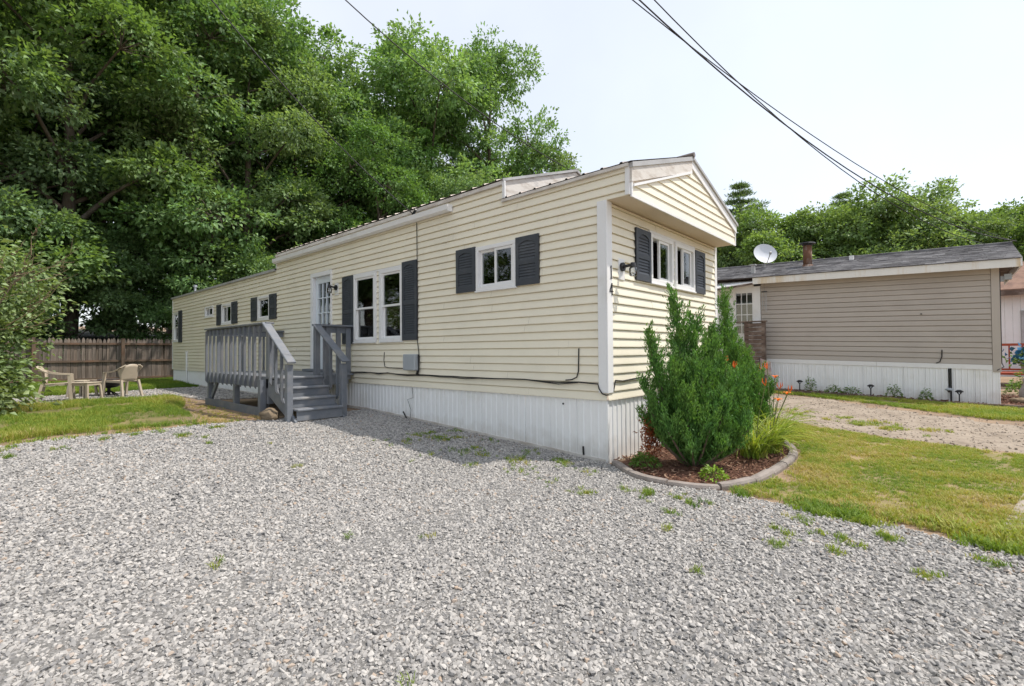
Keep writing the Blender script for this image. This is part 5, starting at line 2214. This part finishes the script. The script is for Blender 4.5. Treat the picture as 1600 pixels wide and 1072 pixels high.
b = MB(NXF)
b.tube([(3.86, -1.0, roofz(-1) - .05), (3.86, -1.0, 4.16)], .115, 14)
ch = b.build('chimney', RUST, nb_, smooth=True)
b = MB(NXF)
b.tube([(3.86, -1.0, 4.16), (3.86, -1.0, 4.20), (3.86, -1.0, 4.205), (3.86, -1.0, 4.235)], [.13, .15, .215, .20], 14)
b.build('chimney_cap', BLACK, ch)
b = MB(NXF)
b.lathe((3.86, -1.0, roofz(-1) - .02), [(.17, -.02), (.13, .05)], 14)
b.build('chimney_flashing', RUST, ch)
b = MB(NXF)
b.box((2.80, -1.45, roofz(-1.45) - .02), (2.90, -1.35, roofz(-1.4) + .12))
b.build('roof_vent', WHITE, nb_)
b = MB(NXF)
b.box((5.12, -.45, roofz(-.4) - .03), (5.22, -.36, roofz(-.4) + .24))
b.box((5.09, -.48, roofz(-.4) + .24), (5.25, -.33, roofz(-.4) + .27))
b.build('roof_vent', GREYTRIM, nb_)

# satellite dish (own thing standing on the roof)
sd_ = empty('satellite_dish', NXF(5.1, -1.35, roofz(-1.35)), 'pale grey satellite dish on the taupe roof, left of the rusty chimney', 'satellite dish')
b = MB()
n_ = 24
V, Fc = [], []
fn = Vector((-.72, -.62, .30)).normalized()
ru = fn.cross(Vector((0, 0, 1))).normalized()
uu = ru.cross(fn)
cc = Vector((0, 0, .42))
rings = 6
for i in range(rings + 1):
    ra = i / rings
    for k in range(n_):
        a = 2 * math.pi * k / n_
        V.append(tuple(cc + ru * (.36 * ra * math.cos(a)) + uu * (.33 * ra * math.sin(a)) + fn * (.075 * ra * ra)))
for i in range(rings):
    for k in range(n_):
        Fc.append((i * n_ + k, i * n_ + (k + 1) % n_, (i + 1) * n_ + (k + 1) % n_, (i + 1) * n_ + k))
b.add(V, Fc)
b.build('reflector', DISH, sd_, local=True, smooth=True, recalc=False)
b = MB()
tipp = cc + fn * .40 - uu * .22 + ru * .05
b.tube([tuple(cc - uu * .33 + fn * .06), tuple(tipp)], .012, 6)
b.bar(tuple(tipp), tuple(tipp + fn * .07 + uu * .05), .05, .05)
b.build('feed_arm', GREYTRIM, sd_, local=True)
b = MB()
b.tube([(0, 0, -.08), (0, 0, .28), tuple(cc - fn * .02)], .022, 8)
b.build('mast', GREYTRIM, sd_, local=True)

# entry wing at the left end
b = MB(NXF)
wz0, wz1 = 1.55, 2.76
b.box((4.87, -.03, .0), (5.06, .03, 2.95))
b.box((5.061, -.05, 2.80), (6.6, .0, 3.12))
b.box((5.061, -.05, .2), (6.6, .0, wz0))
b.box((5.58, -.05, wz0 + .001), (6.6, .0, wz1 + .039))
b.build('entry_wall', WHITE, nb_)
b = MB(NXF)
for (a, c, p, q_) in ((5.065, 5.095, wz0, 2.80), (5.55, 5.579, wz0, 2.80), (5.096, 5.549, 2.77, 2.80), (5.096, 5.549, wz0, wz0 + .03)):
    b.box((a, -.05, p), (c, .012, q_))
wn = b.build('window', WHITE, nb_)
b = MB(NXF)
for i in (1, 2):
    t = 5.096 + .453 * i / 3
    b.box((t - .009, -.03, wz0 + .03), (t + .009, .0, 2.77))
for z in (1.83, 2.13, 2.45):
    b.box((5.096, -.0295, z - .011), (5.549, -.001, z + .011))
b.build('muntin', WHITE, wn)
for i in range(3):
    for (p, q_) in ((wz0 + .03, 1.82), (1.84, 2.12), (2.14, 2.44), (2.46, 2.77)):
        b = MB(NXF)
        a = 5.096 + .453 * i / 3 + .009
        b.box((a, -.02, p), (a + .133, -.016, q_))
        b.build('pane', GLASS, wn)
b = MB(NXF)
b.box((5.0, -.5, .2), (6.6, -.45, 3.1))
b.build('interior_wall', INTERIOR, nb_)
b = MB(NXF)
b.add([(5.0, .32, 3.05), (6.9, .75, 2.78), (6.9, -.05, 3.12), (5.0, -.05, 3.12), (5.0, .32, 3.02), (6.9, .75, 2.74), (6.9, -.05, 3.08), (5.0, -.05, 3.08)],
      [(0, 1, 2, 3), (4, 7, 6, 5), (0, 4, 5, 1), (1, 5, 6, 2), (2, 6, 7, 3), (3, 7, 4, 0)])
b.build('awning', WHITE, nb_)
b = MB(NXF)
b.bar((5.0, .30, 3.0), (6.9, .72, 2.72), .05, .05)
b.build('awning_rafter', OLDWOOD, nb_)
# flood light at the right end
b = MB(NXF)
b.box((-.10, -.16, 2.72), (-.001, -.06, 2.84))
b.box((-.22, -.18, 2.76), (-.101, -.04, 2.88))
b.build('flood_light', GREYBOX, nb_)
b = MB(NXF)
b.tube([(-.03, -.05, 2.95), (-.03, -.05, 1.9), (-.03, -.03, .9), (-.06, .0, .82), (.05, .03, .74)], .010, 6)
b.build('cable', CABLE, nb_)
b = MB(NXF)
b.tube([(.96, .03, 1.18), (.965, .032, 1.02), (1.0, .034, .9), (1.07, .03, .86)], .011, 6)
b.build('cable', CABLE, nb_)
b = MB(NXF)
b.box((1.30, .018, 2.02), (1.34, .022, 2.045))
b.build('siding_hole', BLACK, nb_)
# wind chime hanging from the soffit
wc = empty('wind_chime', NXF(4.72, .2, 2.75), 'thin wind chime hanging at the left end of the taupe wall', 'wind chime')
b = MB()
b.lathe((0, 0, 0), [(.0, .02), (.08, .02), (.08, 0), (0, 0)], 12)
b.tube([(0, 0, .02), (0, 0, .42)], .003, 4)
b.build('top_disc', BLACK, wc, local=True)
for i in range(5):
    a = i * 1.256
    b = MB()
    b.tube([(.055 * math.cos(a), .055 * math.sin(a), -.03), (.055 * math.cos(a), .055 * math.sin(a), -.42 - .04 * i)], .008, 6)
    b.build('tube', GREYTRIM, wc, local=True)

# dark wooden entry landing left of the taupe wall
lp = empty('wooden_landing', (9.9, 1.3, gz(9.9, 1.3)), 'dark weathered wooden landing with board side beside the taupe home entry', 'porch')
for i in range(11):
    b = MB(lambda s, d, z: (NX - d, NY + s, z))
    z = .70 + i * .118
    b.box((4.66, .42 + random.uniform(-.004, .004), z), (5.20, .45, z + .105))
    b.build('board', OLDWOOD, lp)
for s in (4.70, 5.16):
    b = MB(lambda s_, d, z: (NX - d, NY + s_, z))
    b.box((s - .045, .33, .0), (s + .045, .418, 2.02))
    b.build('post', OLDWOOD, lp)
b = MB(lambda s, d, z: (NX - d, NY + s, z))
b.box((4.62, .30, 2.021), (5.5, .47, 2.05))
b.build('handrail', OLDWOOD, lp)
b = MB(lambda s, d, z: (NX - d, NY + s, z))
b.box((4.66, .02, .62), (6.4, .44, .66))
b.build('landing_floor', GREYTRIM, lp)
lat = MB(lambda s, d, z: (NX - d, NY + s, z))
for i in range(9):
    for sg in (-1, 1):
        x0 = 4.66 + i * .08 - .1
        a = max(4.66, x0)
        lat.bar((a, .43 + .008 * sg, .08 if sg > 0 else .60), (min(5.2, a + .40), .43 + .008 * sg, .60 if sg > 0 else .08), .008, .028, (0, 0, 1))
o = lat.build('lattice', OLDWOOD, lp)
b = MB()
b.tube([(9.62, .98, gz(9.6, 1)), (9.62, .98, 1.0)], .008, 6)
fl = empty('garden_flag', (9.62, .98, gz(9.6, 1)), 'small faded garden flag on a stick beside the wooden landing', 'flag')
b.build('pole', BLACK, fl)
b = MB()
V, Fc = [], []
for i in range(9):
    for j in range(5):
        V.append((9.62 + .03 * math.sin(i * 1.3 + j), .97 - i * .035, 1.0 - j * .10 - .012 * i))
for i in range(8):
    for j in range(4):
        a = i * 5 + j
        Fc.append((a, a + 1, a + 6, a + 5))
b.add(V, Fc)
FLAGM = mat('faded_flag', (0.42, 0.33, 0.36), .9, .2, 8, (0.62, 0.58, 0.55), 9, .5, transl=.2)
b.build('cloth', FLAGM, fl, smooth=True, recalc=False)

# solar path lights
spots = [(4.85, 'solar path light beside the wooden landing, leftmost of the row along the white skirting'), (3.85, 'black solar path light second from the left along the white skirting'),
         (2.30, 'black solar path light standing alone midway along the white skirting'), (.85, 'thin pale topped solar light just left of the black pipe'), (.68, 'black solar path light just right of the black pipe')]
for i, (s, lb) in enumerate(spots):
    x, y = NX - .32, NY + s
    pl_ = empty('path_light', (x, y, gz(x, y)), lb, 'garden light', 'solar path lights along the taupe home')
    h = .30 if i != 3 else .33
    b = MB()
    b.tube([(0, 0, -.03), (0.015, 0, h - .09)], .013, 6)
    b.build('stake', BLACK if i != 3 else GREYTRIM, pl_, local=True)
    b = MB()
    b.tube([(.015, 0, h - .10), (.015, 0, h - .05)], [.022, .052], 10)
    b.build('lens', JAR, pl_, local=True)
    b = MB()
    b.tube([(.015, 0, h - .05), (.015, 0, h - .03), (.015, 0, h)], [.072, .075, .03], 12)
    b.build('cap', BLACK if i != 3 else GREYBOX, pl_, local=True)
# timber edging of the neighbour bed
for i, (s0_, s1_) in enumerate(((-1.6, .9), (.92, 3.3), (3.32, 5.2))):
    b = MB()
    b.bar((9.72, NY + s0_, gz(9.72, NY + s0_) + .02), (9.72, NY + s1_, gz(9.72, NY + s1_) + .02), .07, .07)
    o = b.build('edging_timber', OLDWOOD)
    tag(o, ['weathered edging timber in front of the right end of the taupe home', 'weathered edging timber along the middle of the taupe home', 'weathered edging timber toward the wooden landing of the taupe home'][i], 'edging timber', 'edging timbers of the taupe home bed')
# plants against that skirting
hl = ['leafy weed beside the second solar light', 'pale pinkish plant right of the second solar light', 'grassy weeds left of the lone solar light', 'leafy weed right of the lone solar light', 'thin leafy weed left of the black pipe']
for i, (s, h, r_) in enumerate(((3.6, .45, .14), (3.1, .2, .2), (2.7, .22, .2), (1.85, .38, .16), (1.25, .3, .12))):
    herb((NX - .28, NY + s), r_, h, 130, hl[i], 30 + i, None, 'weed_plant', .06)

# ------------------------------------------------------------------ far right: white house, red railing, garden bits
wh = empty('white_house', (20.5, -6.5, gz(20, -6)), 'white house with brown shingle roof beyond the right end of the taupe home', 'house')
WXF = lambda s, d, z: (20.0 - d, -4.0 - s, z)
b = MB(WXF)
n_ = 30
V, Fc = [], []
for i in range(n_):
    t = i * .2
    V += [(t, 0, .2), (t, 0, 3.3), (t + .185, 0.0, .2), (t + .185, 0, 3.3), (t + .19, -.012, .2), (t + .19, -.012, 3.3), (t + .2, -.012, .2), (t + .2, -.012, 3.3)]
    a = i * 8
    Fc += [(a, a + 2, a + 3, a + 1), (a + 2, a + 4, a + 5, a + 3), (a + 4, a + 6, a + 7, a + 5)]
b.add(V, Fc)
b.build('wall', WHITE, wh, recalc=False)
b = MB(WXF)
b.box((0, -5, .2), (.02, -.02, 3.3))
b.build('wall', WHITE, wh)
b = MB(WXF)
b.prism([(.45, 3.30), (-2.2, 4.55), (-2.2, 4.45), (.45, 3.20)], 0, -.3, 7)
b.build('roof', SHINGLE_B, wh)
b = MB(WXF)
b.box((-.3, .40, 3.08), (7, .455, 3.26))
b.build('fascia', OLDWOOD, wh)
b = MB(WXF)
for (a, c, p, q_) in ((.80, .90, 1.15, 2.55), (1.9, 2.0, 1.15, 2.55), (.901, 1.899, 2.45, 2.55), (.901, 1.899, 1.15, 1.25), (.901, 1.899, 1.82, 1.88)):
    b.box((a, .0, p), (c, .05, q_))
wn = b.build('window', GREYTRIM, wh)
b = MB(WXF)
b.box((.901, .012, 1.25), (1.899, .018, 2.45))
b.build('pane', GLASS, wn)
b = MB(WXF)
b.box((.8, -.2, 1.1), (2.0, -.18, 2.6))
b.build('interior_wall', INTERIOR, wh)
rp = empty('red_porch', (18.0, -5.2, gz(18, -5)), 'low porch with red stained railing in front of the white house', 'porch')
b = MB()
b.box((17.9, -9.0, .35), (19.6, -4.0, .42))
b.build('floor', REDWOOD, rp)
b = MB()
b.box((17.9, -9.0, 1.30), (17.98, -4.0, 1.38))
b.build('top_rail', REDWOOD, rp)
b = MB()
b.box((17.91, -9.0, .50), (17.96, -4.0, .56))
b.build('bottom_rail', REDWOOD, rp)
for i in range(16):
    y = -4.05 - i * .3
    b = MB()
    b.box((17.92, y - .02, .561), (17.955, y + .02, 1.299))
    b.build('baluster', REDWOOD, rp)
for y in (-4.05, -6.5, -8.9):
    b = MB()
    b.box((17.89, y - .045, .0), (17.985, y + .045, 1.42))
    b.build('post', REDWOOD, rp)


def flower_pot(loc, label, sz, m, seed):
    q = np.random.default_rng(seed)
    root = empty('flower_pot', loc, label, 'flower pot')
    b = MB()
    b.lathe((0, 0, 0), [(.0, 0), (.10 * sz, 0), (.14 * sz, .22 * sz), (.15 * sz, .24 * sz), (.12 * sz, .235 * sz), (.0, .2 * sz)], 14)
    b.build('pot', STATUE, root, local=True, smooth=True)
    n_ = 160
    P = q.normal(0, 1, (n_, 3)) * [.13 * sz, .13 * sz, .08 * sz] + [0, 0, .36 * sz]
    V, Fc = leaf_quads(P, unit(q.normal(0, 1, (n_, 3))), unit(q.normal(0, 1, (n_, 3))), .10 * sz, .08 * sz)
    arr_mesh('flowers', V, Fc, m, root)
    V, Fc = leaf_quads(P * [1.1, 1.1, .8], unit(q.normal(0, 1, (n_, 3))), unit(q.normal(0, 1, (n_, 3))), .10 * sz, .05 * sz)
    arr_mesh('leaves', V, Fc, HERB, root)


flower_pot((17.2, -4.75, .42), 'pot of blue flowers in front of the red railing', 1.6, BLUEPOT, 4)
flower_pot((13.0, -4.75, .18), 'pot of turquoise flowers near the right end of the taupe home', 1.1, mat('turquoise_petals', (0.03, 0.24, 0.34), .5, .2, 8, island=.3), 5)
# small grey garden statue
gs = empty('garden_statue', (12.2, -4.25, gz(12.2, -4.2)), 'small grey stone goose statue by the corner of the taupe home', 'statue')
b = MB()
b.lathe((0, 0, 0), [(.0, 0), (.10, 0), (.13, .10), (.12, .25), (.07, .34), (.045, .42), (.06, .48), (.05, .53), (.0, .55)], 14)
b.bar((0, -.03, .49), (-.02, -.13, .47), .03, .025)
b.build('body', STATUE, gs, local=True, smooth=True)
b = MB()
b.box((13.2, -7.5, .0), (13.5, -4.5, .28))
o = b.build('white_wall', WHITE)
tag(o, 'low white garden kerb near the right edge, behind the rocks', 'garden wall')
for i in range(16):
    x, y = random.uniform(10.9, 12.6), random.uniform(-5.3, -4.0)
    b = MB()
    r_ = random.uniform(.06, .14)
    b.add(*rock_mesh((x, y, gz(x, y) + r_ * .4), (r_, r_ * .8, r_ * .6), i * 2.1, 2))
    o = b.build('garden_rock', ROCK, smooth=True)
    tag(o, 'small brown rock in the pile by the right corner of the taupe home', 'rock', 'rocks in the pile by the taupe home')
herb((13.0, -5.1), .35, .5, 260, 'green plant among the rocks at the right edge', 61, None, 'leafy_plant', .08)
herb((14.2, -4.5), .5, .7, 320, 'bushy green plant before the red porch', 62, None, 'leafy_plant', .10)


# ------------------------------------------------------------------ overhead wires
POLE = Vector((-9.5, 4.7))


def wire(B, co, L, r_, label, group):
    """wire hanging in the vertical plane between its roof anchor B and the street pole; co = sag polynomial"""
    d = (POLE - Vector(B)).normalized()
    b = MB()
    pts = []
    for i in range(33):
        s = L * i / 32
        pts.append((B[0] + d.x * s, B[1] + d.y * s, co[0] * s * s + co[1] * s + co[2]))
    b.tube(pts, r_, 6)
    o = b.build('overhead_wire', CABLE, None, smooth=True, recalc=False)
    tag(o, label, 'wire', group)


GW = 'wires to the taupe home'
wire((12.25, -4.1), (.0124, .0471, 3.855), 21, .008, 'thin wire that starts lowest at the top of the picture and crosses the next one', GW)
wire((12.25, -3.6), (.0209, .010, 3.86), 20, .009, 'middle wire of the three, landing a little before the end of the taupe roof', GW)
wire((12.25, -4.15), (.0202, -.0401, 3.85), 20, .011, 'uppermost thick wire running to the right end of the taupe roof', GW)
wire((-.05, 3.5), (.0752, .5577, 3.45), 8.5, .008, 'wire dropping to the eave above the gutter of the cream home', 'wires to the cream home')
wire((1.7, 1.75), (.0471, .2266, 4.25), 10.5, .008, 'wire dropping to the raised roof peak of the cream home', 'wires to the cream home')
b = MB()
b.bar((-.09, 3.52, 3.42), (-.13, 3.36, 3.50), .03, .03)
b.build('wire_bracket', BLACK, home)
